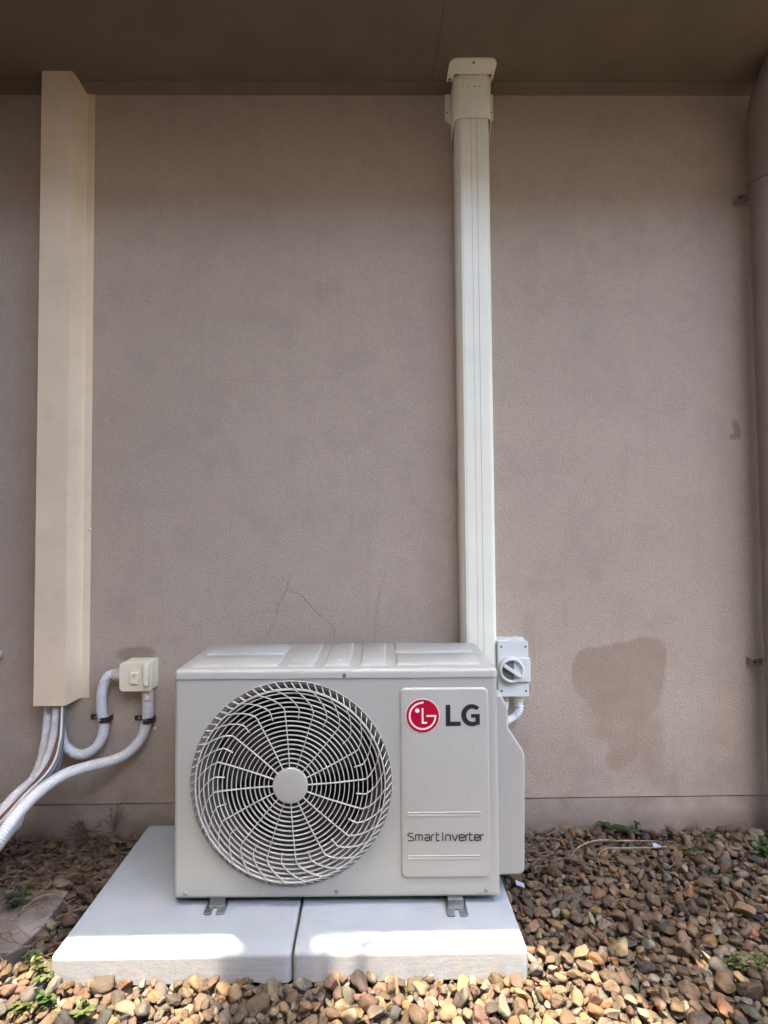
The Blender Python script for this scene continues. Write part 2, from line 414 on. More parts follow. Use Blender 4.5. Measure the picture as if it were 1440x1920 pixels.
crack([(538, 1105), (565, 1116), (590, 1145), (612, 1163), (628, 1177), (625, 1205)], .0026)
crack([(538, 1145), (500, 1146), (455, 1150)], .0010)
crack([(722, 1075), (712, 1110), (704, 1160), (702, 1205)], .0018)
crack([(704, 1174), (745, 1175)], .0009)
crack([(393, 1095), (396, 1140)], .0010); crack([(318, 1085), (310, 1110)], .0009); crack([(245, 1130), (275, 1128)], .0009)
crack([(628, 1177), (655, 1165), (664, 1150)], .0008)
crack([(352, 708), (420, 712), (520, 716), (620, 706)], .0007)
crack([(1310, 275), (1318, 330)], .0012); crack([(1322, 340), (1325, 358)], .0014)
crack([(1398, 528), (1408, 560), (1404, 570)], .0010)
crack([(20, 1265), (35, 1225), (55, 1215)], .0009)
crack([(1012, 1185), (1014, 1230), (1008, 1262)], .0010)
crack([(1225, 1455), (1222, 1480)], .0010); crack([(1356, 1388), (1357, 1396)], .0014)

# downpipe
px_, py_ = 1.2345, WY-.018-.045
dp = empty('downpipe', (px_, py_, 0), 'round brown painted downpipe at the right edge with a bent top', 'downpipe')
zj = pY(1415, 338, py_).z
b = MB(); b.sweep([(px_, py_, z) for z in np.linspace(-.03, zj+.02, 12)], .045, 40); b.build('pipe', M['pipe'], dp, smooth=True)
zb = pY(1410, 215, py_).z
pts = spline([(px_, py_, zj-.004), (px_, py_, zj+.05), (px_, py_, zb), (px_+.003, py_-.05, zb+.085), (px_+.01, py_-.16, zb+.15), (px_+.03, py_-.42, zb+.19)], .012)
b = MB(); b.sweep(pts, .0485, 40); b.sweep([(px_, py_, zj-.008), (px_, py_, zj-.007), (px_, py_, zj+.008), (px_, py_, zj+.009)], lambda i, L: .0505 if i in (1, 2) else .0485, 40); b.build('elbow', M['pipe'], dp, smooth=True)
for yy in (356, 1247):
    z = pY(1400, yy, py_).z
    b = MB(); b.sweep([(px_, py_, z-.012), (px_, py_, z-.0119), (px_, py_, z+.0119), (px_, py_, z+.012)], lambda i, L: .0475 if i in (1, 2) else .045, 32)
    br = b.build('pipe_bracket', M['pipe'], dp, smooth=True)
    b = MB(); b.box(px_-.064, px_-.030, WY-.022, WY-.018, z-.010, z+.010); b.box(px_-.066, px_-.063, WY-.022, WY, z-.010, z+.010); b.build('tab', M['pipe'], br, bevel=.001)
    b = MB(); b.cyl((px_-.057, WY-.027, z), .005, .006, 'Y', 6); b.build('bolt', M['brown'], br)

# ---------------------------------------------------------------- beige sheet-metal duct
def duct_z(px, py, Y): return pY(px, py, Y).z
FY = WY-.078
xl = pY(75, 125, FY).x; xr = pY(129, 700, FY).x; xl = xr-.0925
zbm = pY(90, 1324, FY).z; ztp = ZS-.0006
bd = empty('pipe_duct', (xl, WY, zbm), 'tall beige sheet metal duct cover boxed out on the wall at left', 'duct cover')
t = .0012; X0, X1 = xl, xr; fl = pY(174, 700, WY).x
prof = [(X0-.002, WY-.0005), (X0, FY), (X1, FY), (X1+.005, WY-.012), (X1+.009, WY-.0028), (fl, WY-.0022), (fl, WY-.0008), (X1+.007, WY-.0012), (X1+.0035, WY-.012), (X1-t, FY+t), (X0+t, FY+t), (X0-.002+t, WY-.0005)]
b = MB(); b.prism(prof, zbm, ztp-.0, 'Z'); o = b.build('cover', M['beige'], bd, bevel=.0006)
for yy in (439, 993):
    c = pY(168, yy, WY-.003)
    b = MB(); b.lathe((c.x, c.y+.001, c.z), [(.0055, 0), (.005, -.002), (.003, -.0032), (.0001, -.0034)], 'Y', 16); s_ = b.build('screw', M['cream'], bd, smooth=True)
    b = MB(); b.cyl((c.x, c.y-.0028, c.z), .0018, .0006, 'Y', 10); b.build('screw_slot', M['rivet'], s_)

# ---------------------------------------------------------------- ivory plastic duct
WX0 = .2722; WX1 = WX0+.1065; TD = .062
wd = empty('pipe_duct', (WX0, WY, .3), 'narrow ivory plastic duct running from behind the outdoor unit up to the soffit', 'duct cover')
zf = pY(885, 222, WY-TD).z
def wprof(e=0., d=0.):
    return [(WX0-e, WY-.0005), (WX0-e, WY-TD+.022-d), (WX0+.004-e, WY-TD+.012-d), (WX0+.013-e*.5, WY-TD-d), (WX1-.013+e*.5, WY-TD-d), (WX1-.003+e, WY-TD+.012-d), (WX1+e, WY-TD+.022-d), (WX1+e, WY-.0005)]
b = MB(); b.prism(wprof(), .27, zf+.02, 'Z'); tb = b.build('cover', M['ivory'], wd, bevel=.0012)
for xo, ww in ((.046, .0010), (.0635, .0014), (.0178, .0008)):
    b = MB(); b.box(WX0+xo, WX0+xo+ww, WY-TD-.0004, WY-TD+.001, .27, zf+.02); b.build('seam', M['seam'], tb)
for xx in (WX0-.0006, ):
    b = MB(); b.box(xx, xx+.0009, WY-.020, WY-.0185, .27, zf+.02); b.build('seam', M['seam'], tb)
# end fitting: sleeve with wall ears, and flange on the soffit
e = .0045
b = MB(); n = len(wprof()); rows = []
pr = wprof(e, .004)
def lowz(p):   # lower lip dips at the wall side
    return zf-.001-(.055 if p[1] > WY-.012 else (.016 if p[1] > WY-TD+.012 else 0))
zmid = pY(885, 165, WY-TD).z
vs = [(p[0], p[1], lowz(p)) for p in pr]+[(p[0], p[1], zmid) for p in pr]+[(p[0]*1.0, p[1]-(0 if p[1] > WY-.01 else .006), ZS-.002) for p in pr]
fs = []
for k in range(2):
    for i in range(n-1): fs.append((k*n+i, k*n+i+1, (k+1)*n+i+1, (k+1)*n+i))
b.add(vs, fs); fit = b.build('end_fitting', M['ivory'], wd, smooth=True)
md = fit.modifiers.new('thick', 'SOLIDIFY'); md.thickness = .002; md.offset = 1
zj_ = pY(885, 165, WY-TD).z
for xo, ww in ((.018, .005), (.036, .004), (.052, .012), (.071, .006)):
    b = MB(); b.box(WX0+xo, WX0+xo+ww, WY-TD-.0066, WY-TD-.0050, zj_-.0006, zj_+.0006); b.build('slot', M['rivet'], fit)
ze0 = pY(840, 176, WY).z; ze1 = pY(840, 240, WY).z
for (xa, xb, sgn) in ((WX0-e, pY(834, 200, WY).x, -1), (WX1+e, pY(924.5, 200, WY).x, 1)):
    b = MB(); b.prism([(xa, ze0), (xb, ze0), (xb, ze1+.024), (xa-(0 if sgn > 0 else -.0), ze1+.006)], WY-.0030, WY-.0006, 'Y'); ear = b.build('wall_ear', M['ivory'], fit, bevel=.0006)
    b = MB(); b.cyl(((xa+xb)/2+sgn*.003, WY-.0042, (ze0+ze1)/2-.008), .0022, .0015, 'Y', 12); b.build('screw', M['rivet'], ear)
f0 = pZ(838, 150, ZS); f1 = pZ(932, 108, ZS); fx0 = pZ(842, 118, ZS).x; fx1 = pZ(931, 118, ZS).x; fy0 = pZ(885, 107, ZS).y
rr = .022; pl = []
for (cx, cy, a0) in ((fx0+rr, fy0+rr, 180), (fx1-rr, fy0+rr, 270)):
    for k in range(7): a = rad(a0+90*k/6); pl.append((cx+rr*math.cos(a), cy+rr*math.sin(a)))
pl += [(fx1, WY-.045), (WX1+e, WY-.045), (WX1+e, WY-TD-.012), (WX0-e, WY-TD-.012), (WX0-e, WY-.045), (fx0, WY-.045)]
b = MB(); b.prism(pl, ZS-.0065, ZS-.0004, 'Z'); flg = b.build('ceiling_flange', M['ivory'], wd, bevel=.0008)
for c in ((pZ(888, 113, ZS)), pZ(843, 145, ZS), pZ(924, 147, ZS)):
    b = MB(); b.lathe((c.x, c.y, ZS-.0066), [(.0045, 0), (.004, -.002), (.0001, -.0028)], 'Z', 14); b.build('screw', M['galv'], flg, smooth=True)

# ---------------------------------------------------------------- outdoor unit
AX, AY, AZ = -.4712, 1.3236, CZ-.8699
AW, AH, AD = .770, .5314, .288; AYAW = -.0107
SLZ = CZ-.8883
unit = empty('outdoor_unit', (AX, AY, SLZ), 'pale grey air conditioner outdoor unit with round fan grille on two concrete slabs', 'air conditioner')
UP = []     # everything of the unit is built at local coordinates (x right, y back, z up from the slab)
def ub(b, name, mat, parent=None, **kw):
    o = b.build(name, mat, None, **kw); o.parent = parent if parent is not None else unit; return o
Z0 = AZ-SLZ; ZL = Z0+AH-.0225      # cabinet bottom, lid seam
U = 1028/1.3236                     # photo pixels per metre on the front plane
def uf(px, py):                     # photo pixel on the front face -> local u, z
    p = pY(px, py, AY+(px-327)/611*AW*AYAW); return (p.x-AX, p.z-SLZ)
hc = uf(546, 1468); HR = .2385
# front panel: flat plate with the round opening, rounded vertical corners, sides
R = .011
b = MB(); n = 160; vs = []; fs = []
fx0_, fx1_, fz0_, fz1_ = R, AW-R, Z0+.006, ZL
for i in range(n):
    a = 2*math.pi*i/n; ca, sa = math.cos(a), math.sin(a)
    tx = ((fx1_-hc[0]) if ca > 0 else (fx0_-hc[0]))/ca if abs(ca) > 1e-9 else 1e9
    tz = ((fz1_-hc[1]) if sa > 0 else (fz0_-hc[1]))/sa if abs(sa) > 1e-9 else 1e9
    tt = min(tx, tz)
    vs.append((hc[0]+ca*HR, 0, hc[1]+sa*HR)); vs.append((hc[0]+ca*tt, 0, hc[1]+sa*tt))
for i in range(n):
    j = (i+1) % n; fs.append((2*i, 2*j, 2*j+1, 2*i+1))
b.add(vs, fs)
for (cx, cz) in ((fx0_, fz0_), (fx1_, fz0_), (fx0_, fz1_), (fx1_, fz1_)):   # fill corners
    best = sorted(range(n), key=lambda i: (vs[2*i+1][0]-cx)**2+(vs[2*i+1][2]-cz)**2)
    i = best[0]; 
    A_ = vs[2*i+1]
    for j in ((i+1) % n, (i-1) % n):
        B_ = vs[2*j+1]
        if abs(A_[0]-B_[0]) > 1e-6 and abs(A_[2]-B_[2]) > 1e-6: b.add([A_, B_, (cx, 0, cz)], [(0, 1, 2)])
outl = []
for k in range(7):
    a = rad(90-90*k/6); outl.append((R-R*math.cos(math.pi/2-a) if False else R-R*math.sin(rad(90*k/6)), R-R*math.cos(rad(90*k/6))))
left = outl                         # from (R,0) to (0,R)
ring = [(x, y) for x, y in left]+[(0, AD)]
right = [(AW-x, y) for x, y in ring]
for pr_ in (ring, right):
    m_ = len(pr_); b.add([(x, y, z) for z in (fz0_, fz1_) for x, y in pr_], [(i, i+1, m_+i+1, m_+i) for i in range(m_-1)])
# turned-in bottom edge
bo = ring[::-1]+right; m_ = len(bo)
def inset(p, d): return (min(max(p[0], d), AW-d), max(p[1], d))
b.add([(x, y, fz0_) for x, y in bo]+[(*inset(p, .003), Z0) for p in bo]+[(*inset(p, .02), Z0) for p in bo], [(k*m_+i, k*m_+i+1, (k+1)*m_+i+1, (k+1)*m_+i) for k in range(2) for i in range(m_-1)])
cab = ub(b, 'cabinet', M['unit'], smooth=True)
b = MB(); b.box(.004, AW-.004, AD-.004, AD, Z0, ZL); b.box(.01, AW-.01, .01, AD-.006, Z0+.004, Z0+.006); b.box(.49, .494, .004, AD-.006, Z0+.008, ZL-.002)
ub(b, 'back_panel', M['dark'])
# raised label panel, with pressed grooves
p0 = uf(752, 1646); p1 = uf(915, 1288)
def rrect(x0, x1, z0, z1, r, k=5):
    out = []
    for (cx, cz, a0) in ((x1-r, z1-r, 0), (x0+r, z1-r, 90), (x0+r, z0+r, 180), (x1-r, z0+r, 270)):
        for i in range(k+1): a = rad(a0+90*i/k); out.append((cx+r*math.cos(a), cz+r*math.sin(a)))
    return out
def loft(b, loops, close=True):     # loops: [(pts2d, y)] same count
    n = len(loops[0][0]); vs = [(x, y, z) for pts, y in loops for x, z in pts]
    fs = [(k*n+i, k*n+(i+1) % n, (k+1)*n+(i+1) % n, (k+1)*n+i) for k in range(len(loops)-1) for i in range(n)]
    if close: fs.append(tuple(range((len(loops)-1)*n, len(loops)*n)))
    b.add(vs, fs)
x0, z0 = p0; x1, z1 = p1
b = MB(); loft(b, [(rrect(x0, x1, z0, z1, .014), .0003), (rrect(x0+.0012, x1-.0012, z0+.0012, z1-.0012, .0135), -.0022), (rrect(x0+.0035, x1-.0035, z0+.0035, z1-.0035, .012), -.0042), (rrect(x0+.006, x1-.006, z0+.006, z1-.006, .010), -.0046)])
LP = ub(b, 'label_panel', M['unit'], smooth=True)
PY_ = -.0046
for (ya, yb) in ((1521, 1527), (1602, 1608)):
    q0 = uf(764, yb+.5); q1 = uf(900, ya-.5)
    b = MB(); h = (q1[1]-q0[1]); L = [(rrect(q0[0]-.001, q1[0]+.001, q0[1]-.001, q1[1]+.001, h/2), PY_-.00005), (rrect(q0[0], q1[0], q0[1], q1[1], h/2-.0005), PY_-.0012), (rrect(q0[0]+.0015, q1[0]-.0015, q0[1]+.0018, q1[1]-.0018, h/2-.0025), PY_-.0002)]
    loft(b, L); ub(b, 'groove', M['unit'], LP, smooth=True)

# strokes for lettering
def strokes(S_, w, y, th, mat, name, parent, ox, oz, sc):
    b = MB()
    for k, (pts, closed) in enumerate(S_):
        P = [Vector((ox+p[0]*sc, oz+p[1]*sc)) for p in pts]; n = len(P); L = []; Rr = []
        for i in range(n):
            a = P[(i-1) % n] if (closed or i) else P[i]; c = P[(i+1) % n] if (closed or i < n-1) else P[i]
            d1 = (P[i]-a); d2 = (c-P[i]); d1 = d1.normalized() if d1.length > 1e-9 else d2.normalized(); d2 = d2.normalized() if d2.length > 1e-9 else d1
            t_ = (d1+d2).normalized(); nn = Vector((-t_.y, t_.x)); cs = max(.5, nn.dot(Vector((-d1.y, d1.x))))
            L.append(P[i]+nn*w/2/cs); Rr.append(P[i]-nn*w/2/cs)
        yy = y-.00006*k; m2 = n if closed else n-1
        vs = [(p.x, yy-th, p.y) for p in L]+[(p.x, yy-th, p.y) for p in Rr]+[(p.x, yy+.0002, p.y) for p in L]+[(p.x, yy+.0002, p.y) for p in Rr]
        fs = []
        for i in range(m2):
            j = (i+1) % n; fs += [(i, j, n+j, n+i), (i, 2*n+i, 2*n+j, j), (n+i, n+j, 3*n+j, 3*n+i)]
        if not closed: fs += [(0, n, 3*n, 2*n), (n-1, 3*n-1, 4*n-1, 2*n-1)]
        b.add(vs, fs)
    return ub(b, name, mat, parent)
def arc(cx, cy, rx, ry, a0, a1, n=10):
    return [(cx+rx*math.cos(rad(a0+(a1-a0)*i/n)), cy+ry*math.sin(rad(a0+(a1-a0)*i/n))) for i in range(n+1)]
# letters: units = zoomed photo pixels (8.47 per photo pixel), origin at baseline left
K = 1/8.47/U
def rnd(pts, r=14, n=4):            # round the inner corners of a polyline
    out = [pts[0]]
    for i in range(1, len(pts)-1):
        p = Vector(pts[i]); a = Vector(pts[i-1]); c = Vector(pts[i+1]); d1 = min(r, (a-p).length*.5); d2 = min(r, (c-p).length*.5)
        A_ = p+(a-p).normalized()*d1; C_ = p+(c-p).normalized()*d2
        for k in range(n+1):
            t_ = k/n; q = A_*(1-t_)**2+p*2*t_*(1-t_)+C_*t_*t_; out.append((q.x, q.y))
    out.append(pts[-1]); return out
SM = []
def put(pts, dx, r=14, closed=False): SM.append(([(x+dx, y) for x, y in (rnd(pts, r) if r else pts)], closed))
put([(90, 118), (30, 118), (10, 100), (10, 88), (92, 42), (98, 30), (95, 12), (80, 4), (10, 4)], 0, 16)          # S
put([(0, 0), (0, 92)], 128, 0); put([(0, 92), (104, 92), (104, 0)], 128, 22); put([(52, 92), (52, 0)], 128, 0)                # m
put([(6, 90), (78, 90), (78, 4), (4, 4), (4, 46), (78, 46)], 268, 20)                                             # a
put([(0, 0), (0, 90), (44, 90)], 374, 26)                                                                   # r
put([(0, 128), (0, 4), (46, 4)], 450, 20); put([(0, 92), (46, 92)], 450, 0)                                       # t
put([(0, 0), (0, 128)], 550, 0)                                                                              # I
put([(0, 0), (0, 92), (72, 92), (72, 0)], 594, 24)                                                           # n
put([(0, 94), (40, 4), (48, 4), (88, 94)], 694, 4)                                                           # v
put([(84, 4), (4, 4), (4, 90), (84, 90), (84, 46), (4, 46)], 800, 24)                                             # e
put([(0, 0), (0, 90), (44, 90)], 904, 26)                                                                    # r
put([(0, 128), (0, 4), (46, 4)], 966, 20); put([(0, 92), (46, 92)], 966, 0)                                       # t
put([(84, 4), (4, 4), (4, 90), (84, 90), (84, 46), (4, 46)], 1032, 24)                                            # e
put([(0, 0), (0, 90), (48, 90)], 1132, 26)                                                                   # r
o0 = uf(763.5, 1574.6)
strokes(SM, 17*K, PY_, .0004, M['ink'], 'lettering', LP, o0[0], o0[1], K)
# round red emblem
ec = uf(792, 1340.8)
ER = 30.3/U
b = MB(); b.cyl((ec[0], PY_-.0008, ec[1]), ER+.0012, .0009, 'Y', 64); ub(b, 'emblem_rim', M['pink'], LP)
b = MB(); b.cyl((ec[0], PY_-.0012, ec[1]), ER-.0002, .0009, 'Y', 64); emb = ub(b, 'emblem', M['red'], LP)
k1 = ER/255.
Z_ = lambda x, y: (x-357, 347-y)
em = [([Z_(372, 137), *[(0+200*math.cos(rad(a)), 200*math.sin(rad(a))) for a in range(94, 361, 6)], Z_(557, 347), Z_(415, 347)], False),
      ([Z_(357, 228), Z_(357, 452), Z_(425, 452)], False)]
strokes(em, 27*k1, PY_-.0012, .0004, M['pink'], 'emblem_lines', emb, ec[0], ec[1], k1)
b = MB(); q = Z_(276, 265); b.cyl((ec[0]+q[0]*k1, PY_-.0017, ec[1]+q[1]*k1), 34*k1, .0004, 'Y', 24); ub(b, 'emblem_dot', M['pink'], emb)
# bold letters L and G
lo = uf(750+725/8.47, 1300+507/8.47)
def lc(x, y): return (lo[0]+(x-725)*K, lo[1]+(507-y)*K)
b = MB(); b.prism([lc(*p) for p in ((725, 180), (797, 180), (797, 440), (957, 440), (957, 507), (725, 507))], PY_-.0006, PY_+.0001, 'Y')
cx, cy = 1130, 343; outer = []; inner = []
oa = [(1252, 222)]+[(cx+165*math.cos(rad(a)), cy-170*math.sin(rad(a))) for a in range(62, 301, 7)]+[(1254, 488)]
ia = [(1205, 268)]+[(cx+6+92*math.cos(rad(a)), cy-102*math.sin(rad(a))) for a in range(62, 291, 7)]+[(1186, 440)]
mn = min(len(oa), len(ia)); 
def resamp(P, n):
    L = [0]
    for i in range(1, len(P)): L.append(L[-1]+math.dist(P[i], P[i-1]))
    out = []
    for k in range(n):
        s_ = L[-1]*k/(n-1); i = max(1, min(len(P)-1, next((j for j in range(len(L)) if L[j] >= s_-1e-9), len(P)-1)))
        t_ = (s_-L[i-1])/max(1e-9, L[i]-L[i-1]); out.append((P[i-1][0]+(P[i][0]-P[i-1][0])*t_, P[i-1][1]+(P[i][1]-P[i-1][1])*t_))
    return out
oa = resamp(oa, 40); ia = resamp(ia, 40)
vs = []
for yy in (PY_-.0006, PY_+.0001):
    vs += [(lc(*p)[0], yy, lc(*p)[1]) for p in oa]+[(lc(*p)[0], yy, lc(*p)[1]) for p in ia]
fs = [(i, i+1, 41+i, 40+i) for i in range(39)]+[(i, 80+i, 81+i, i+1) for i in range(39)]+[(40+i, 41+i, 121+i, 120+i) for i in range(39)]
b.add(vs, fs)
b.prism([lc(*p) for p in ((1120, 325), (1254, 325), (1254, 488), (1186, 440), (1186, 381), (1120, 381))], PY_-.00063, PY_+.0001, 'Y')
ub(b, 'bold_lettering', M['ink'], LP)

# fan opening: shroud, fan, grille
b = MB(); b.lathe((hc[0], 0, hc[1]), [(HR+.0015, -.0012), (HR+.0005, -.0022), (HR-.001, -.0012), (HR-.004, .003), (.2290, .0075), (.2270, .010)], 'Y', 128)
ub(b, 'shroud', M['unit'], smooth=True)
b = MB(); b.lathe((hc[0], 0, hc[1]), [(.2272, .0101), (.223, .014), (.214, .022), (.207, .034), (.203, .060), (.203, .11)], 'Y', 128)
ub(b, 'bell_mouth', M['bell'], smooth=True)
b = MB(); b.lathe((hc[0], .108, hc[1]), [(.2032, 0), (.2032, .05), (.0001, .05)], 'Y', 64); ub(b, 'fan_chamber', M['dark'], smooth=True)
fan = MB(); fan.cyl((hc[0], .05, hc[1]), .05, .05, 'Y', 32)
for k in range(3):
    a0 = 2*math.pi*k/3+.5; vs = []; NR, NA = 7, 10
    for i in range(NR+1):
        r = .045+(.192-.045)*i/NR
        for j in range(NA+1):
            t_ = j/NA; a = a0+(t_-.5)*(1.35-.25*i/NR)+.35*i/NR
            vs.append((hc[0]+r*math.cos(a), .052+.045*t_, hc[1]+r*math.sin(a)))
    fan.add(vs, [(i*(NA+1)+j, i*(NA+1)+j+1, (i+1)*(NA+1)+j+1, (i+1)*(NA+1)+j) for i in range(NR) for j in range(NA)])
ub(fan, 'fan', M['fan'], smooth=True)

gr = MB(); GY = -.014
def ringm(r, w, y0, y1, n=144):
    prof = [(r-w/2, y0), (r+w/2, y0), (r+w/2, y1), (r-w/2, y1), (r-w/2, y0)]; gr.lathe((hc[0], 0, hc[1]), prof, 'Y', n)
HB = .0405; DR = .01084
for k in range(1, 17):
    r = HB+DR*k; dome = GY+.0005 if r < .19 else GY+.0005
    ringm(r, .0019, dome, dome+.0038)
ringm(.2225, .0028, GY-.001, GY+.007)
def ribbon(pts, w, y0, y1):          # pts: (r, angle deg); yoff list
    P = [(hc[0]+r*math.cos(rad(a)), hc[1]+r*math.sin(rad(a))) for r, a in pts]; n = len(P); vs = []
    for i in range(n):
        a = Vector(P[max(0, i-1)]); c = Vector(P[min(n-1, i+1)]); t_ = (c-a).normalized(); nn = Vector((-t_.y, t_.x))*w/2
        ya = y0[i] if isinstance(y0, list) else y0; yb = y1[i] if isinstance(y1, list) else y1
        vs += [(P[i][0]+nn.x, ya, P[i][1]+nn.y), (P[i][0]-nn.x, ya, P[i][1]-nn.y), (P[i][0]-nn.x, yb, P[i][1]-nn.y), (P[i][0]+nn.x, yb, P[i][1]+nn.y)]
    fs = []
    for i in range(n-1):
        for k in range(4): fs.append((4*i+k, 4*i+(k+1) % 4, 4*i+4+(k+1) % 4, 4*i+4+k))
    fs += [(0, 1, 2, 3), (4*n-1, 4*n-2, 4*n-3, 4*n-4)]; gr.add(vs, fs)
RB = .186                            # where the spokes start to sweep
def spoke(a0, r0):
    pts = []; N = 9
    for i in range(N+1):
        r = r0+(RB-.010-r0)*i/N; pts.append((r, a0+3.0*(r/RB)))
    for i in range(1, 9):            # smooth bend then diagonal
        t_ = i/8; r = RB-.010+(.2225-RB+.010)*t_; pts.append((r, a0+3.0+15.5*t_**1.35))
    return pts
for k in range(16):
    a = 22.5*k+1.5
    ribbon(spoke(a, HB-.003), .0017, GY-.0012, GY+.0036)
    ribbon(spoke(a+11.25, HB+DR*10.6), .0016, GY-.0008, GY+.0034)
for k in range(80):
    a = 4.5*k+.8; rs = [.2225, .227, .2315, .2372]; ribbon([(r, a+3.6*(i/3)) for i, r in enumerate(rs)], .0017, [GY-.001, GY+.001, GY+.006, -.0028], [GY+.005, GY+.006, GY+.011, .001])
grille = ub(gr, 'fan_grille', M['grille'])
b = MB(); b.lathe((hc[0], 0, hc[1]), [(.0001, GY-.0028), (.036, GY-.0028), (.0395, GY-.0022), (.041, GY-.0004), (.041, GY+.006)], 'Y', 64); ub(b, 'hub_cap', M['unit'], grille, smooth=True)

# lid
b = MB(); LX0, LX1, LY0, LY1 = -.0015, AW+.0015, -.002, AD+.003
def lidloop(ins, z):
    r = .013-ins*.3; return [(x, y, z) for x, y in rrect(LX0+ins, LX1-ins, LY0+ins, LY1-ins, r, 6)]
L_ = [lidloop(.004, ZL-.0005), lidloop(.0, ZL+.0012), lidloop(.0, ZL+.0135), lidloop(.0015, ZL+.0185), lidloop(.0045, ZL+.0215), lidloop(.009, ZL+.0225)]
n = len(L_[0]); b.add([v for l in L_ for v in l], [(k*n+i, k*n+(i+1) % n, (k+1)*n+(i+1) % n, (k+1)*n+i) for k in range(5) for i in range(n)]+[tuple(range(5*n, 6*n))])
lid = ub(b, 'lid', M['unit'], smooth=True)
ZT = ZL+.0225
def ul(px, py):
    p = pZ(px, py, ZT+SLZ); return (p.x-AX+AYAW*(p.y-AY), p.y-AY-AYAW*(p.x-AX))
def emboss(pl, h=.0062, w=.0066):
    P = [Vector(p) for p in pl]; c = sum(P, Vector((0, 0)))/len(P)
    def ins(d):
        out = []; n = len(P)
        for i in range(n):
            a, p, q = P[i-1], P[i], P[(i+1) % n]; e1 = (p-a).normalized(); e2 = (q-p).normalized(); n1 = Vector((-e1.y, e1.x)); n2 = Vector((-e2.y, e2.x))
            m_ = (n1+n2); m_ /= max(.3, m_.dot(n1)); s_ = 1 if m_.dot(c-p) > 0 else -1; out.append(p+m_*d*s_)
        return out
    A0, A1, A2 = ins(0), ins(w*.6), ins(w); n = len(P); b = MB()
    b.add([(p.x, p.y, ZT+.0001) for p in A0]+[(p.x, p.y, ZT+h*.8) for p in A1]+[(p.x, p.y, ZT+h) for p in A2],
          [(k*n+i, k*n+(i+1) % n, (k+1)*n+(i+1) % n, (k+1)*n+i) for k in range(2) for i in range(n)]+[tuple(range(2*n, 3*n))])
    ub(b, 'raised_rib', M['unit'], lid, smooth=True)
def yq(py): return ul(640, py)[1]
yb_, yf_ = .270, .022; ym = .150
def xq(px, y):                      # column pixel at the front of the lid -> local x
    return px
for r_ in ([(.030, ym+.010), (.305, ym+.010), (.325, ym+.022), (.325, yb_), (.050, yb_), (.030, yb_-.02)],
           [(.030, yf_), (.305, yf_), (.325, yf_+.02), (.325, ym-.006), (.045, ym-.006), (.030, ym-.02)],
           [(.350, yf_), (.425, yf_), (.425, yb_), (.350, yb_)], [(.455, yf_), (.525, yf_), (.525, yb_), (.455, yb_)]):
    pass
# columns measured on the photo along the lid's front and back edges
def quad(pts): return [ul(x, y) for x, y in pts]
zx, zy = 320, 1195; z4 = lambda x, y: (zx+x/4.5, zy+y/4.5); z5 = lambda x, y: (620+x/4.364, 1195+y/4.364)
emboss(quad([z4(395, 72), z4(1022, 72), z4(968, 148), z4(300, 152)]))
emboss(quad([z4(272, 168), z4(955, 166), z4(905, 246), z4(168, 248)]))
emboss(quad([z4(1100, 72), z4(1290, 72), z4(1208, 246), z4(984, 246)]))
emboss(quad([z4(1358, 72), z5(195, 58), z5(160, 232), z4(1290, 244)]))
emboss(quad([z5(265, 60), z5(455, 58), z5(460, 230), z5(238, 232)]))
emboss(quad([z5(520, 57), z5(1140, 57), z5(1172, 126), z5(526, 130)]))
emboss(quad([z5(528, 144), z5(1188, 142), z5(1228, 222), z5(540, 226)]))
b = MB(); c = ul(638, 1242); b.box(c[0]-.008, c[0]+.008, c[1]-.002, c[1]+.002, ZT+.0063, ZT+.0068); o = ub(b, 'sticker', M['pink'], lid)

def uscrew(px, py, dy, parent, kind=0, r=.0045):
    u, z = uf(px, py); b = MB()
    if kind == 0: b.lathe((u, dy, z), [(r, .001), (r, -.0012), (r*.8, -.0024), (r*.25, -.0026), (.0001, -.0012)], 'Y', 14); ub(b, 'screw', M['screw'], parent, smooth=True)
    else: b.lathe((u, dy, z), [(r, .0005), (r*.85, -.0009), (r*.7, -.0002), (.0001, -.0001)], 'Y', 14); ub(b, 'dimple', M['unit'], parent, smooth=True)
for p in ((348, 1676), (631, 1672), (912, 1669)): uscrew(*p, -.0003, cab)
for p in ((490, 1674), (771, 1671)): uscrew(*p, -.0004, cab, 1)
uscrew(646, 1265.5, -.002, lid); uscrew(866, 1266.5, -.002, lid, 1, .002)

# side valve cover
VY0, VY1 = 1.362-AY, 1.575-AY
def uv(px, py):
    p = pY(px, py, AY+VY0+.004); return (p.x-AX, p.z-SLZ)
out_ = [uv(*p) for p in ((921, 1298), (938, 1301), (950, 1324), (951, 1362), (978, 1404), (981.5, 1416), (981.5, 1628), (975, 1635), (921, 1637))]
b = MB(); b.prism(out_, VY0, VY1, 'Y'); vc = ub(b, 'valve_cover', M['unit'], bevel=.009, seg=4)
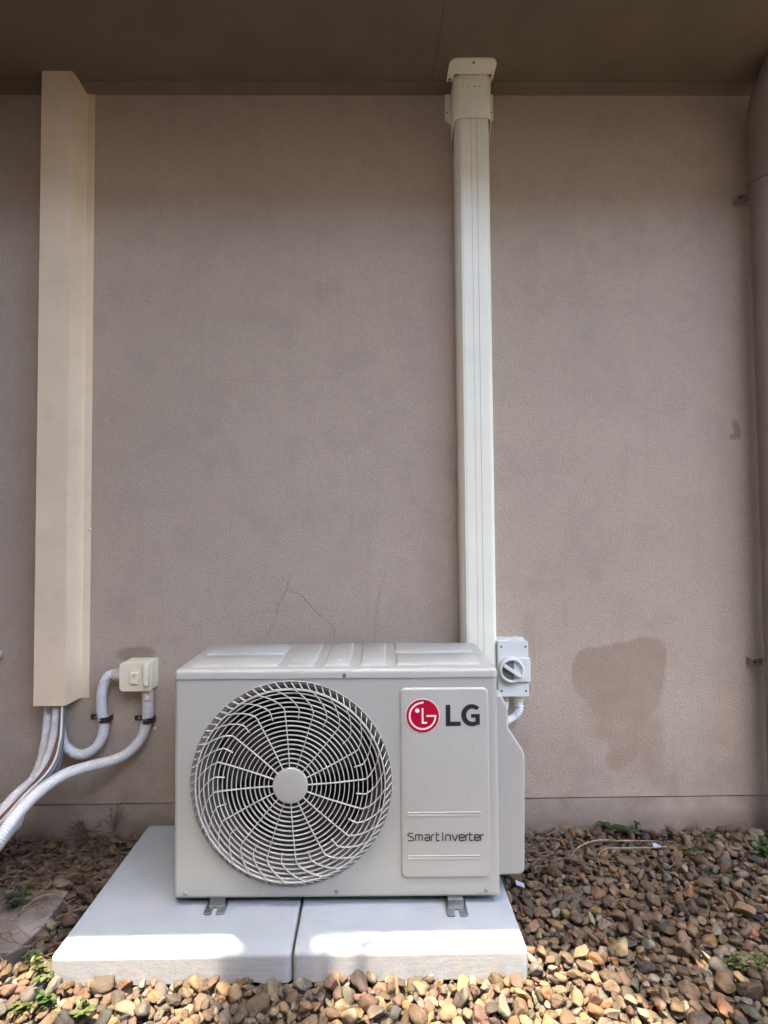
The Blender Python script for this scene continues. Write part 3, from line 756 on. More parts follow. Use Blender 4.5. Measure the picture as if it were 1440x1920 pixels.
# feet
for (pxs) in ((381, 420), (838, 878)):
    a0 = pZ(pxs[0], 1716, SLZ); a1 = pZ(pxs[1], 1716, SLZ)
    w_ = a1.x-a0.x; xx = a0.x-AX; yy = a0.y-AY
    P = [(xx, yy+.004), (xx+.003, yy), (xx+w_*.38, yy), (xx+w_*.38, yy+.018), (xx+w_*.42, yy+.022), (xx+w_*.58, yy+.022), (xx+w_*.62, yy+.018), (xx+w_*.62, yy), (xx+w_-.003, yy), (xx+w_, yy+.004), (xx+w_, yy+.10), (xx, yy+.10)]
    b = MB(); b.prism(P, .0006, .0046, 'Z')
    ft = ub(b, 'foot_bracket', M['galv'], bevel=.0007)
    b = MB(); b.prism([(yy+.030, .0040), (yy+.036, .014), (yy+.11, .016), (yy+.11, Z0-.0005), (yy+.034, Z0-.0005), (yy+.034, .017), (yy+.026, .0042)], xx+.006, xx+w_-.006, 'X'); ub(b, 'riser', M['galv'], ft, bevel=.001)
    for hx in (.16, .84):
        b = MB(); b.cyl((xx+w_*hx, yy+.017, .0047), .0017, .0003, 'Z', 10); ub(b, 'bolt_hole', M['ink'], ft)
for xx in (.09, .62):
    b = MB(); b.box(xx, xx+.045, AD-.03, AD+.05, .0006, .005); b.box(xx+.004, xx+.041, AD-.04, AD-.01, .005, Z0+.001); ub(b, 'foot_bracket', M['galv'])
unit.rotation_euler = (0, 0, AYAW)

# a pale pipe cap on the wall, all but its rim beyond the left edge
q = pY(1.5, 1226, WY-.02)
b = MB(); b.lathe((q.x, WY-.02, q.z), [(.0001, 0), (.009, -.0005), (.011, -.002), (.011, -.06), (.0001, -.06)], 'X', 20)
tag(b.build('pipe_cap', M['conduit'], smooth=True), 'pale rounded cap on the wall just peeping in at the left edge', 'pipe cap')

# ---------------------------------------------------------------- concrete slabs
SX, SY, SW, SD_ = -.6733, 1.1772, .9972, .5055
def slab(x0, x1, label, seedv):
    random.seed(seedv); o = MB()
    # top sheet grid so the arris can wander slightly
    y0, y1 = SY, SY+SD_; T = SLZ; ba = .010
    N = 60; prof = lambda j: [(-.002, -.006), (0, T-.016), (.004, T-.006), (.010, T-.001), (.018, T)]
    def edge(i): return .0010*noise.noise(Vector((i*.37, seedv, 0)))+(.0016*max(0, noise.noise(Vector((i*1.3, seedv, 5)))-.25))
    ch = .007
    def loop(ins, z, jz=0):
        c = ch; X0, X1, Y0, Y1 = x0+ins, x1-ins, y0+ins, y1-ins; pts = []
        for i in range(N+1): pts.append((X0+c+(X1-X0-2*c)*i/N, Y0+edge(i), z+(edge(i+50)*jz)))
        for i in range(1, 30): pts.append((X1-(c-c*min(1, i/2)) if i < 2 else X1, Y0+c*min(1, i/2)+(Y1-Y0-c)*max(0, i-2)/28, z))
        pts.append((X1-c, Y1, z)); pts.append((X0+c, Y1, z)); pts.append((X0, Y1-c, z))
        for i in range(1, 30): pts.append((X0, Y1-c-(Y1-Y0-2*c)*i/29, z))
        return pts
    L = [loop(-.001, -.012, 3), loop(0, T-.010), loop(.0008, T-.005), loop(.003, T-.0015), loop(.0065, T-.0)]
    n = len(L[0]); o.add([v for l in L for v in l], [(k*n+i, k*n+(i+1) % n, (k+1)*n+(i+1) % n, (k+1)*n+i) for k in range(len(L)-1) for i in range(n)]+[tuple(range((len(L)-1)*n, len(L)*n))])
    s = o.build('concrete_slab', M['concrete'], None, smooth=True)
    s.modifiers.new('wn', 'WEIGHTED_NORMAL')
    tag(s, label, 'concrete slab', 'concrete slabs under the outdoor unit')
    return s
xm = SX+SW*.5035
slab(SX, xm-.0022, 'left pale concrete slab under the fan side of the unit, with a faint square mark', 3)
slab(xm+.0022, SX+SW, 'right pale concrete slab under the lettered side of the unit', 9)

# ---------------------------------------------------------------- isolator switch
IY = WY-.066
def iq(zxx, zyy, Y=IY): p = pY(920+zxx/10.1, 1180+zyy/10.1, Y); return p
a = iq(128, 215); c = iq(728, 1275)
sw = empty('isolator_switch', ((a.x+c.x)/2, WY, c.z), 'pale grey isolator switch box with a round rotary knob beside the ivory duct', 'switch')
b = MB(); b.prism([(a.x, c.z), (c.x, c.z), (c.x, a.z-.006), (c.x-.006, a.z), (a.x+.003, a.z), (a.x, a.z-.003)], IY, WY-.022, 'Y'); bx = b.build('front_cover', M['switch'], sw, bevel=.0018)
b = MB(); b.box(a.x+.002, c.x-.001, WY-.0225, WY-.0005, c.z+.002, a.z-.002); b.build('back_box', M['switch'], sw, bevel=.002)
tb0 = iq(560, 545, IY-.006); tb1 = iq(757, 992, IY-.006)
b = MB(); b.box(tb0.x-.02, tb1.x, IY-.009, IY+.02, tb1.z, tb0.z); mp = b.build('marking_plate', M['switch'], sw, bevel=.002)
kc = iq(408, 785, IY-.018)
b = MB(); b.lathe((kc.x, IY, kc.z), [(.0385, 0), (.0375, -.014), (.036, -.019), (.034, -.0205), (.0312, -.0205), (.0295, -.0185), (.029, -.006), (.0001, -.006)], 'Y', 48); kn = b.build('knob', M['switch'], sw, smooth=True)
b = MB(); b.cyl((kc.x, IY-.0078, kc.z), .0284, .0015, 'Y', 40); b.build('knob_well', M['switch_dk'], kn)
ang = math.atan2(-(900-660), (600-250)); b = MB(); d = Vector((math.cos(ang), 0, math.sin(ang))); nn = Vector((-d.z, 0, d.x))
def hb(s0, s1, w): 
    return [(kc.x+d.x*s+nn.x*t_, kc.z+d.z*s+nn.z*t_) for s, t_ in ((s0, -w), (s1, -w), (s1, w), (s0, w))]
b.prism(hb(-.031, .0355, .0048), IY-.0250, IY-.008, 'Y'); hd = b.build('knob_bar', M['switch'], kn, bevel=.001)
tip = Vector((kc.x, 0, kc.z))+d*.030
b = MB(); b.prism([(tip.x-.0025, tip.z-.002), (tip.x+.0025, tip.z-.002), (tip.x, tip.z+.003)], IY-.0254, IY-.0249, 'Y'); b.build('pointer', M['ink'], kn)
for p in ((200, 330), (657, 330), (210, 1168), (670, 1165)):
    q = iq(*p); b = MB(); b.cyl((q.x, IY-.0004, q.z), .0030, .0008, 'Y', 14); b.build('screw_recess', M['ink'], bx)
# OFF and ON marks
def mini(txt, x, z, h, y, parent):
    G = {'O': [(arc(.3, .5, .28, .45, 0, 360, 12)[:-1], True)], 'F': [([(.1, 0), (.1, 1), (.6, 1)], False), ([(.1, .5), (.5, .5)], False)], 'N': [([(.05, 0), (.05, 1), (.6, 0), (.6, 1)], False)]}
    S_ = []
    for i, chh in enumerate(txt):
        for pts, cl in G[chh]: S_.append(([(px+i*.8, py) for px, py in pts], cl))
    b = MB(); 
    o = strokes(S_, h*.16, 0, .0002, M['mark'], 'marking', None, 0, 0, h); 
    o.parent = parent; o.matrix_parent_inverse = Matrix.Translation(-parent.matrix_world.translation); o.location = (x, y, z)
q = iq(605, 640, IY-.009); mini('OFF', q.x, q.z, .004, IY-.0091, mp); q = iq(615, 965, IY-.009); mini('ON', q.x, q.z, .004, IY-.0091, mp)
b = MB(); q = iq(645, 680, IY-.009); b.lathe((q.x, IY-.0091, q.z), [(.0026, 0), (.0026, -.0002), (.0018, -.0002), (.0018, 0)], 'Y', 16); b.build('marking', M['mark'], mp); b = MB(); q = iq(650, 905, IY-.009); b.box(q.x-.0005, q.x+.0005, IY-.0094, IY-.009, q.z-.003, q.z+.003); b.build('marking', M['mark'], mp)
for p in ((232, 178), (500, 178)):
    q = iq(*p, WY-.038); b = MB(); b.cyl((q.x, WY-.035, a.z-.001), .0150, .0038, 'Z', 28); b.build('conduit_plug', M['switch'], sw, bevel=.0008)
q = iq(530, 1290, WY-.036); b = MB(); b.lathe((q.x, WY-.036, c.z), [(.0150, .004), (.0150, -.020), (.0135, -.022)], 'Z', 28); b.build('connector', M['cream'], sw, smooth=True)
q2 = iq(292, 1290, WY-.036); b = MB(); b.lathe((q2.x, WY-.036, c.z), [(.0095, .004), (.0095, -.020), (.008, -.022)], 'Z', 24); b.build('connector', M['pinkpvc'], sw, smooth=True)

# ---------------------------------------------------------------- flexible conduits
def conduit(pts, r, label, pitch=.0062, group='corrugated conduits'):
    P = spline(pts, pitch/4); b = MB()
    b.sweep(P, lambda i, L: r*(1.0 if i % 4 in (1, 2) else .80), 16)
    o = b.build('flexible_conduit', M['conduit'], None, smooth='all'); tag(o, label, 'conduit', group); return o
conduit([(q.x, WY-.036, c.z-.018), (q.x, WY-.036, c.z-.030), iq(545, 1500, WY-.038), iq(470, 1640, WY-.042), iq(330, 1730, WY-.05), iq(180, 1810, WY-.07), iq(60, 1880, WY-.10)], .0128, 'short ribbed conduit curving from the isolator switch down behind the unit')
conduit([(q2.x, WY-.036, c.z-.018), (q2.x, WY-.036, c.z-.035), iq(275, 1500, WY-.038), iq(250, 1640, WY-.042), iq(200, 1800, WY-.05)], .0085, 'thin ribbed conduit dropping from the isolator switch behind the pipe cover')

# left outlet box
OY = WY-.062
oa_ = pY(224, 1242, OY); oc_ = pY(282, 1296, OY)
ob = empty('junction_box', ((oa_.x+oc_.x)/2, WY, oc_.z), 'cream weathered switched box on the wall between the beige duct and the unit', 'junction box')
x0, x1, z0, z1 = oa_.x, oc_.x, oc_.z, oa_.z
b = MB(); b.prism([(x0+.010, z0), (x1, z0), (x1, z1), (x0+.010, z1), (x0, z1-.008), (x0, z0+.012)], OY+.006, WY-.0006, 'Y'); bb = b.build('body', M['cream'], ob, bevel=.0025)
b = MB(); b.prism([(x0+.006, z0-.001), (x1-.002, z0-.001), (x1-.002, z1-.001), (x0+.006, z1-.001), (x0-.001, z1-.009), (x0-.001, z0+.009)], OY, OY+.0055, 'Y'); fp = b.build('faceplate', M['cream'], ob, bevel=.002)
def oq(zx_, zy_, Y): return pY(200+zx_/12, 1220+zy_/12, Y)
p = oq(525, 505, OY-.008); r_ = oq(705, 755, OY-.008)
b = MB(); b.box(p.x, r_.x, OY-.008, OY+.001, r_.z, p.z); rk = b.build('rocker', M['cream'], fp, bevel=.0015)
b = MB(); q = oq(605, 560, OY-.008); b.cyl((q.x, OY-.0085, q.z), .0022, .0006, 'Y', 12); b.build('indicator', M['switch_dk'], rk)
p = oq(830, 300, OY-.014); r_ = oq(925, 805, OY-.014)
b = MB(); b.prism([(OY-.014, r_.z), (OY+.001, r_.z), (OY+.001, p.z), (OY-.006, p.z+.002), (OY-.014, p.z-.010)], p.x, r_.x, 'X'); b.build('lever', M['cream'], fp, bevel=.0015)
p = oq(910, 300, OY-.004); b = MB(); pts = [Vector((p.x-.002+.007*math.sin(rad(t_)), OY-.004, p.z-.006+.009*math.cos(rad(t_)))) for t_ in range(-40, 130, 15)]; b.sweep(pts, .0011, 8); b.build('hasp', M['brown'], fp, smooth='all')
p = oq(165, 535, WY-.03)
b = MB(); cz_ = p.z; b.lathe((p.x, WY-.034, cz_), [(.0155, 0), (.0165, .003), (.0165, .012), (.018, .013), (.018, .03)], 'X', 24); b.build('connector', M['pinkpvc'], ob, smooth=True)
cb = pY(277, 1297, WY-.034); b = MB(); b.lathe((cb.x, WY-.034, cb.z+.006), [(.0165, 0), (.0165, -.028), (.0150, -.029)], 'Z', 24); b.build('connector', M['pinkpvc'], ob, smooth=True)
b = MB(); b.box(cb.x+.001, cb.x+.009, WY-.0515, WY-.048, cb.z-.018, cb.z-.008); b.build('clip_tab', M['cream'], ob, bevel=.0005)

cy = WY-.034
def pp(L, Ys): return [pY(x, y, Y) for (x, y), Y in zip(L, Ys)]
L1 = [(214, 1264), (205, 1267), (196, 1280), (190.5, 1305), (191, 1335), (195, 1358), (191, 1383), (176, 1405), (150, 1415), (128, 1404), (116, 1384), (111, 1352), (110, 1315), (110, 1270)]
conduit(pp(L1, [cy, cy, cy, cy, WY-.026, WY-.022, WY-.024, WY-.03, WY-.035, WY-.035, WY-.035, WY-.035, WY-.035, WY-.035]), .0150, 'ribbed grey conduit looping from the cream box into the beige duct')
L2 = [(277, 1312), (277, 1325), (277, 1342), (273, 1362), (263, 1387), (242, 1410), (210, 1426), (172, 1436), (132, 1448), (98, 1466), (63, 1493), (32, 1526), (8, 1558), (-22, 1600), (-60, 1660)]
conduit(pp(L2, [cy, WY-.03, WY-.024, WY-.022, WY-.026, WY-.04, WY-.065, WY-.10, WY-.15, WY-.20, WY-.255, WY-.31, WY-.35, WY-.38, WY-.4]), .0158, 'long ribbed grey conduit sweeping from under the cream box to lower left')

def clip(px0, px1, py, label):
    c1 = pY(px1-9, py, WY-.022); c0 = pY(px0, py, WY)
    e_ = empty('pipe_clip', (c1.x, WY, c1.z), label, 'pipe clip', 'dark saddle clips'); r = .0168; hw = .0085
    b = MB(); arcp = [(c1.x+r*math.cos(rad(t_)), WY-.022+r*math.sin(rad(t_))) for t_ in range(0, -181, -12)]
    P = [(c1.x+r, WY-.001)]+arcp+[(c1.x-r, WY-.0012), (c1.x-r+.002, WY-.0012)]; 
    inn = [(c1.x+(r-.002)*math.cos(rad(t_)), WY-.022+(r-.002)*math.sin(rad(t_))) for t_ in range(-180, 1, 12)]+[(c1.x+r-.002, WY-.001)]
    b.prism(P+inn, c1.z-hw, c1.z+hw, 'Z'); b.build('strap', M['brown'], e_, bevel=.0004)
    b = MB(); b.box(c0.x, c1.x-r+.0004, WY-.0032, WY-.0008, c1.z-hw+.001, c1.z+hw-.001); tbb = b.build('tab', M['brown'], e_, bevel=.0004)
    b = MB(); b.lathe(((c0.x+c1.x-r)/2-.001, WY-.0031, c1.z), [(.0048, 0), (.0045, -.002), (.0001, -.0032)], 'Y', 14); b.build('screw', M['screw'], tbb, smooth=True)
clip(171, 205, 1348, 'dark brown clip holding the looped conduit, nearer the beige duct')
clip(253, 286, 1350, 'dark brown clip holding the long conduit just below the cream box')
b = MB(); c = pY(290, 1365, WY-.001); b.lathe((c.x, WY-.0002, c.z), [(.005, 0), (.004, -.002), (.0025, -.001), (.0001, -.0008)], 'Y', 10); tag(b.build('wall_plug', M['conduit'], smooth=True), 'tiny pale plastic wall plug in the wall beside the lower clip', 'wall plug')

# ---------------------------------------------------------------- wrapped pipes and cables
random.seed(11)
def tape_pipe(L, Ys, r, label, sx=1.0, lump=.0016):
    P = spline(pp(L, Ys), .006); b = MB()
    b.sweep(P, lambda i, s: r+lump*noise.noise(Vector((s*45, r*900, 1)))+.0009*((s*28) % 1), 18, sx)
    tag(b.build('insulated_pipe', M['tape'], None, smooth='all'), label, 'pipe', 'tape wrapped pipes')
yy = [FY+.03, FY+.03, FY+.02, FY+.0, FY-.03, FY-.06, FY-.09, FY-.13, FY-.17, FY-.2]
tape_pipe([(91, 1270), (90.5, 1326), (89, 1360), (83, 1400), (73, 1440), (54, 1475), (28, 1508), (2, 1538), (-30, 1575), (-60, 1610)], [y_+.018 for y_ in yy], .0128, 'white tape wrapped pipe, left of the two leaving the beige duct')
tape_pipe([(108, 1270), (107.5, 1326), (105, 1362), (97, 1400), (83, 1438), (59, 1472), (35, 1498), (6, 1524), (-30, 1556), (-60, 1590)], yy, .0135, 'white tape wrapped pipe, right of the two leaving the beige duct')
tape_pipe([(45, 1500), (32, 1540), (14, 1562), (-8, 1590), (-40, 1630)], [FY-.06, FY-.09, FY-.12, FY-.15, FY-.19], .014, 'stained wrapped pipe emerging under the long ribbed conduit at the left edge', 1.3)
tape_pipe([(62, 1462), (45, 1478), (24, 1497), (0, 1522), (-30, 1550)], [FY-.062, FY-.08, FY-.1, FY-.13, FY-.17], .013, 'pinkish stained wrapped pipe, uppermost of the bundle at the left edge', 1.0)
def cable(L, Ys, r, mat, label):
    b = MB(); b.sweep(spline(pp(L, Ys), .005), r, 10); tag(b.build('cable', mat, None, smooth='all'), label, 'cable', 'loose cables beside the wrapped pipes')
yc = [FY+.02, FY+.0, FY-.03, FY-.062, FY-.095, FY-.135, FY-.165, FY-.21]
cable([(117, 1270), (113, 1360), (105, 1400), (92, 1432), (70, 1462), (40, 1494), (10, 1525), (-40, 1580)], yc, .0048, M['cable_red'], 'brown red cable beside the white wrapped pipes')
cable([(118, 1270), (115, 1362), (110, 1402), (98, 1434), (76, 1462), (45, 1492), (14, 1527), (-40, 1585)], [v-.002 for v in yc], .0034, M['cable_white'], 'thin white cable just outside the brown red cable')
cable([(120, 1270), (117, 1365), (114, 1400), (105, 1434), (84, 1463), (52, 1492), (20, 1530), (-40, 1590)], yc, .0042, M['cable_grey'], 'dark grey cable outermost of the bundle')
cable([(121, 1270), (119, 1362), (116, 1405), (109, 1440), (92, 1462), (60, 1492), (28, 1520), (-40, 1592)], [v+.01 for v in yc], .0040, M['cable_grey'], 'second dark grey cable hidden behind the outermost one')

# ---------------------------------------------------------------- gravel
rng = np.random.default_rng(4)
bm = bmesh.new(); bmesh.ops.create_icosphere(bm, subdivisions=3, radius=1); bm.verts.ensure_lookup_table()
IV = np.array([v.co[:] for v in bm.verts]); IF = np.array([[v.index for v in f.verts] for f in bm.faces]); bm.free()
protos = []
for k in range(26):
    V = IV.copy(); off = Vector(rng.uniform(-50, 50, 3))
    # a few flat facets cut off the ball, then lumps
    for _ in range(rng.integers(9, 18)):
        d = rng.normal(size=3); d /= np.linalg.norm(d); h = rng.uniform(.45, .82); pr = V@d; ex = np.clip(pr-h, 0, None); V -= np.outer(ex*.96, d)
    r = np.array([1+.22*noise.noise(Vector(v)*1.1+off)+.07*noise.noise(Vector(v)*3.0+off)+.03*noise.noise(Vector(v)*7+off) for v in IV]); V *= r[:, None]
    V -= V.mean(0); V /= np.abs(V).max(0); protos.append(V)
PAL = np.array([(.20, .135, .085), (.155, .105, .07), (.25, .175, .11), (.33, .22, .12), (.36, .185, .085), (.215, .19, .15), (.165, .15, .125), (.25, .165, .11), (.41, .33, .22), (.11, .085, .065), (.30, .26, .20), (.06, .058, .055), (.23, .13, .09)])
PW = np.array([5, 5, 5, 3.6, 1.5, 3, 1.8, 2, 2.2, 2.6, 1.6, .45, 2]); PW /= PW.sum()
GX0, GX1, GY0, GY1 = -1.42, 1.42, .86, WY-.004; RES = .0025
nX = int((GX1-GX0)/RES); nYg = int((GY1-GY0)/RES)
H = np.full((nX, nYg), -.028)
gxs = GX0+(np.arange(nX)+.5)*RES; gys = GY0+(np.arange(nYg)+.5)*RES
slabm = ((gxs[:, None] > SX-.002) & (gxs[:, None] < SX+SW+.002) & (gys[None, :] > SY-.003) & (gys[None, :] < SY+SD_+.002))
H[slabm] = .5
flag_c = pZ(35, 1725, .0)
allV = []; allC = []; NS = 12500; tmp = []
fx0g, fx1g, fy0g, fy1g = flag_c.x-.17, flag_c.x+.075, flag_c.y-.12, flag_c.y+.10
H[((gxs[:, None] > fx0g) & (gxs[:, None] < fx1g) & (gys[None, :] > fy0g) & (gys[None, :] < fy1g))] = .3
for s_ in range(NS):
    a = float(np.clip(rng.lognormal(math.log(.0120), .33), .005, .026)); bq = a*rng.uniform(.5, .88); c_ = a*rng.uniform(.42, .72)
    yaw = rng.uniform(0, 2*math.pi); best = None
    for k in range(7):
        x = rng.uniform(GX0+.02, GX1-.02); y = rng.uniform(GY0+.02, GY1-a*.75)
        i = int((x-GX0)/RES); j = int((y-GY0)/RES); w_ = max(1, int(a*.55/RES)); h = H[max(0, i-w_):i+w_+1:2, max(0, j-w_):j+w_+1:2]
        hm = h.max()
        if hm > .1: continue
        # the bed is a little higher towards the camera's left and right than at the wall
        sc_ = h.mean()+.35*(hm-h.mean())
        if best is None or sc_ < best[0]: best = (sc_, x, y, i, j, hm)
    if best is None: continue
    sc_, x, y, i, j, hm = best
    if sc_ > .004: continue
    left_bank = 1.0 if (x < -.62 and y > 1.42) else 0.0
    if left_bank and rng.random() < .45: continue
    zc = sc_+c_*.55
    w_ = int(a/RES)+1; i0, i1, j0, j1 = max(0, i-w_), min(nX, i+w_+1), max(0, j-w_), min(nYg, j+w_+1)
    dx = gxs[i0:i1, None]-x; dy = gys[None, j0:j1]-y; u = (dx*math.cos(yaw)+dy*math.sin(yaw))/a; v = (-dx*math.sin(yaw)+dy*math.cos(yaw))/bq
    rr2 = u*u+v*v; top = np.where(rr2 < 1, zc+c_*np.sqrt(np.clip(1-rr2, 0, 1)), -9); sub = H[i0:i1, j0:j1]; m_ = sub < .1
    H[i0:i1, j0:j1] = np.where(m_, np.maximum(sub, top), sub)
    tilt = rng.normal(0, .5); tax = rng.uniform(0, 2*math.pi)
    Rz = np.array(Matrix.Rotation(yaw, 3, 'Z')); Rt = np.array(Matrix.Rotation(tilt, 3, Vector((math.cos(tax), math.sin(tax), 0))))
    V = protos[rng.integers(len(protos))]*np.array([a, bq, c_]); V = V@(Rt@Rz).T+np.array([x, y, zc])
    V[:, 1] = np.minimum(V[:, 1], WY-.0015)
    if SX-.03 < x < SX+SW+.03 and y > SY-.03:      # keep pebbles out of the slabs
        if y < SY: V[:, 1] = np.minimum(V[:, 1], SY-.002)
        elif x < SX: V[:, 0] = np.minimum(V[:, 0], SX-.002)
        else: V[:, 0] = np.maximum(V[:, 0], SX+SW+.002)
    allV.append(V); cc = .43*PAL[rng.choice(len(PAL), p=PW)]*rng.uniform(.7, 1.3)*(1+rng.normal(0, .04, 3))
    allC.append(cc)
NS = len(allV); nv = len(IV); nf = len(IF)
VV = np.concatenate(allV).astype(np.float32); FF = (IF[None]+(np.arange(NS)*nv)[:, None, None]).reshape(-1, 3)
me = bpy.data.meshes.new('gravel'); me.vertices.add(len(VV)); me.vertices.foreach_set('co', VV.ravel())
me.loops.add(len(FF)*3); me.loops.foreach_set('vertex_index', FF.ravel().astype(np.int32)); me.polygons.add(len(FF))
me.polygons.foreach_set('loop_start', np.arange(0, len(FF)*3, 3, dtype=np.int32)); me.update(calc_edges=True)
me.polygons.foreach_set('use_smooth', np.ones(len(FF), dtype=bool))
ca = me.color_attributes.new('stone_tint', 'FLOAT_COLOR', 'POINT')
CC = np.ones((NS*nv, 4), np.float32); CC[:, :3] = np.repeat(np.clip(np.array(allC), .008, .8), nv, 0); ca.data.foreach_set('color', CC.ravel())
me.materials.append(M['stone']); o = bpy.data.objects.new('gravel', me); COL.objects.link(o); tag(o, 'brown and tan river pebbles round the concrete slabs', 'gravel', None, 'stuff')

# flat paving piece at far left
b = MB(); z_ = .004; P = [(fx0g-.2, fy0g), (fx1g-.02, fy0g+.015), (fx1g, fy0g+.1), (fx1g-.01, fy1g), (fx0g+.1, fy1g+.01), (fx0g-.2, fy1g)]
b.prism(P, -.03, z_, 'Z'); tag(b.build('paving_stone', M['flag'], None, bevel=.003), 'flat grey paving stone among weeds at the left edge', 'paving stone')

# ---------------------------------------------------------------- dry litter on the left bank
random.seed(21)
def strand(b, p, L, w, az, lift, curl=.6):
    n = 6; vs = []; q = Vector(p); a = az
    for i in range(n+1):
        t_ = i/n; d = Vector((math.cos(a), math.sin(a), 0)); s = Vector((-d.y, d.x, 0))*w*.5*(1-t_*.6)
        z = lift*math.sin(math.pi*t_); vs += [q+s+Vector((0, 0, z+.0008)), q-s+Vector((0, 0, z-.0004))]
        q = q+d*L/n; a += curl*random.uniform(-.5, .5)
    b.add(vs, [(2*i, 2*i+1, 2*i+3, 2*i+2) for i in range(n)])
def hgt(x, y):
    i = int((x-GX0)/RES); j = int((y-GY0)/RES)
    if 0 <= i < nX and 0 <= j < nYg: return min(H[i, j], .02)
    return 0
b = MB()
for k in range(900):
    x = random.uniform(-1.35, -.66); y = random.uniform(1.40, 1.70) if random.random() < .8 else random.uniform(1.2, 1.4)
    strand(b, (x, y, hgt(x, y)+random.uniform(0, .006)), random.uniform(.02, .11), random.uniform(.0012, .003), random.uniform(-.5, .9)+(math.pi if random.random() < .5 else 0), random.uniform(0, .02), random.uniform(.2, 1.4))
for k in range(260):
    x = random.uniform(-1.35, 1.35); y = random.uniform(.95, 1.70)
    if SX-.01 < x < SX+SW+.01 and y > SY-.01: continue
    strand(b, (x, y, hgt(x, y)+random.uniform(0, .004)), random.uniform(.012, .05), random.uniform(.001, .0022), random.uniform(0, 6.28), random.uniform(0, .008), 1)
for k in range(110):
    x = SX+SW+abs(random.gauss(0, .18)); y = random.uniform(1.5, 1.70)
    strand(b, (x, y, hgt(x, y)+random.uniform(0, .006)), random.uniform(.02, .09), random.uniform(.001, .0025), random.uniform(-.3, .5), random.uniform(0, .015), 1)
tag(b.build('dry_litter', M['drydk'], None, recalc=False), 'thin dry twigs and straw scattered over the pebbles', 'dry litter', None, 'stuff')
b = MB()
for k in range(300):       # curled dead leaves
    x = random.uniform(-1.35, -.67) if k < 200 else random.uniform(.35, 1.3); y = random.uniform(1.35, 1.70) if k < 200 else random.uniform(1.25, 1.7)
    r = random.uniform(.006, .015); az = random.uniform(0, 6.28); z = hgt(x, y)+.003; t1 = random.uniform(-.5, .5); vs = []
    for i in range(5):
        s = -1+i*.5; wdt = r*.45*(1-s*s*.85)
        for sg in (-1, 1): vs.append((x+math.cos(az)*s*r-math.sin(az)*sg*wdt, y+math.sin(az)*s*r+math.cos(az)*sg*wdt, z+r*.3*s*s+t1*sg*wdt+.002))
    b.add(vs, [(2*i, 2*i+1, 2*i+3, 2*i+2) for i in range(4)])
tag(b.build('dead_leaves', M['drydk'], None, recalc=False), 'small curled dead leaves lying along the wall', 'dead leaves', None, 'stuff')

# ---------------------------------------------------------------- weeds
def leaf(b, p, d, up, L, w, fold=.25, droop=.2, n=5):
    d = Vector(d).normalized(); s = d.cross(Vector(up)).normalized(); u = s.cross(d); vs = []
    for i in range(n+1):
        t_ = i/n; ww = w*.5*math.sin(math.pi*min(1, t_*.93+.07))**.8; c = Vector(p)+d*L*t_-u*droop*L*t_*t_
        vs += [c-s*ww+u*fold*ww, c, c+s*ww+u*fold*ww]
    fs = []
    for i in range(n): fs += [(3*i, 3*i+1, 3*i+4, 3*i+3), (3*i+1, 3*i+2, 3*i+5, 3*i+4)]
    b.add(vs, fs)
def weed(pos, n, h, leafL, leafW, mat, label, spread=.5, seedv=0, per=4, group=None, stem_mat=None):
    random.seed(seedv); e_ = empty('weed', pos, label, 'weed', group); bs = MB(); bl = MB(); p0 = Vector(pos)
    for k in range(n):
        az = random.uniform(0, 2*math.pi); tip = p0+Vector((math.cos(az)*h*spread*random.uniform(.3, 1), math.sin(az)*h*spread*random.uniform(.2, .8)-.004, h*random.uniform(.45, 1)))
        mid = (p0+tip)/2+Vector((0, 0, h*.12)); P = spline([p0-Vector((0, 0, .006)), mid, tip], .006); bs.sweep(P, .0007, 5)
        for j in range(per):
            q = P[min(len(P)-1, int((.35+.65*(j+1)/per)*(len(P)-1)))]; a2 = random.uniform(0, 6.28); dd = Vector((math.cos(a2), math.sin(a2)*.8, random.uniform(-.1, .6)))
            leaf(bl, q, dd, (0, 0, 1), leafL*random.uniform(.6, 1.1), leafW*random.uniform(.7, 1.1))
    bs.build('stem', stem_mat or M['leaf'], e_, smooth='all'); bl.build('foliage', mat, e_, smooth='all', recalc=False); return e_
weed(pY(1133, 1556, WY-.02), 3, .045, .030, .016, M['leaf'], 'small dark green weed with upright leaves against the wall right of the unit', .35, 1, 3)
weed(pY(1163, 1562, WY-.035), 4, .030, .034, .022, M['leaf'], 'broad leaved green weed on the pebbles just right of the upright one', .9, 2, 3)
weed(pY(1194, 1556, WY-.02), 2, .036, .014, .012, M['leaf'], 'tiny clover-like weed on a thin stalk beside the broad leaved weed', .35, 3, 4)
weed(pZ(1295, 1600, .006), 9, .025, .012, .007, M['leaf'], 'low small-leaved green weed among pebbles below the curled straw tip', 1.6, 4, 5)
weed(pZ(1432, 1606, .006), 9, .045, .018, .010, M['leaf'], 'bushy green weed at the right edge near the wall', .9, 5, 6)
weed(pZ(1330, 1578, .006), 7, .03, .011, .006, M['leaf'], 'sparse green weed by the wall between straw and right edge', 1.6, 6, 5)
weed(pZ(1385, 1815, .008), 9, .026, .012, .006, M['leaf_y'], 'yellowish green creeping weed on pebbles at lower right', 1.7, 7, 6)
weed(pZ(1425, 1815, .008), 8, .030, .012, .006, M['leaf_y'], 'yellow-green weed at the right edge, beside the creeping one', 1.3, 8, 6)
weed(pZ(86, 1838, .004), 6, .050, .016, .008, M['leaf_y'], 'pale sprig of weed touching the front left corner of the slab', .9, 9, 6)
weed(pZ(88, 1884, .006), 7, .028, .014, .009, M['leaf'], 'green leafy weed in the sunlit pebbles below the slab corner', .9, 10, 5)
weed(pZ(38, 1900, .006), 8, .026, .013, .007, M['leaf_y'], 'yellow green weed at the bottom left corner of the picture', 1.2, 11, 5)
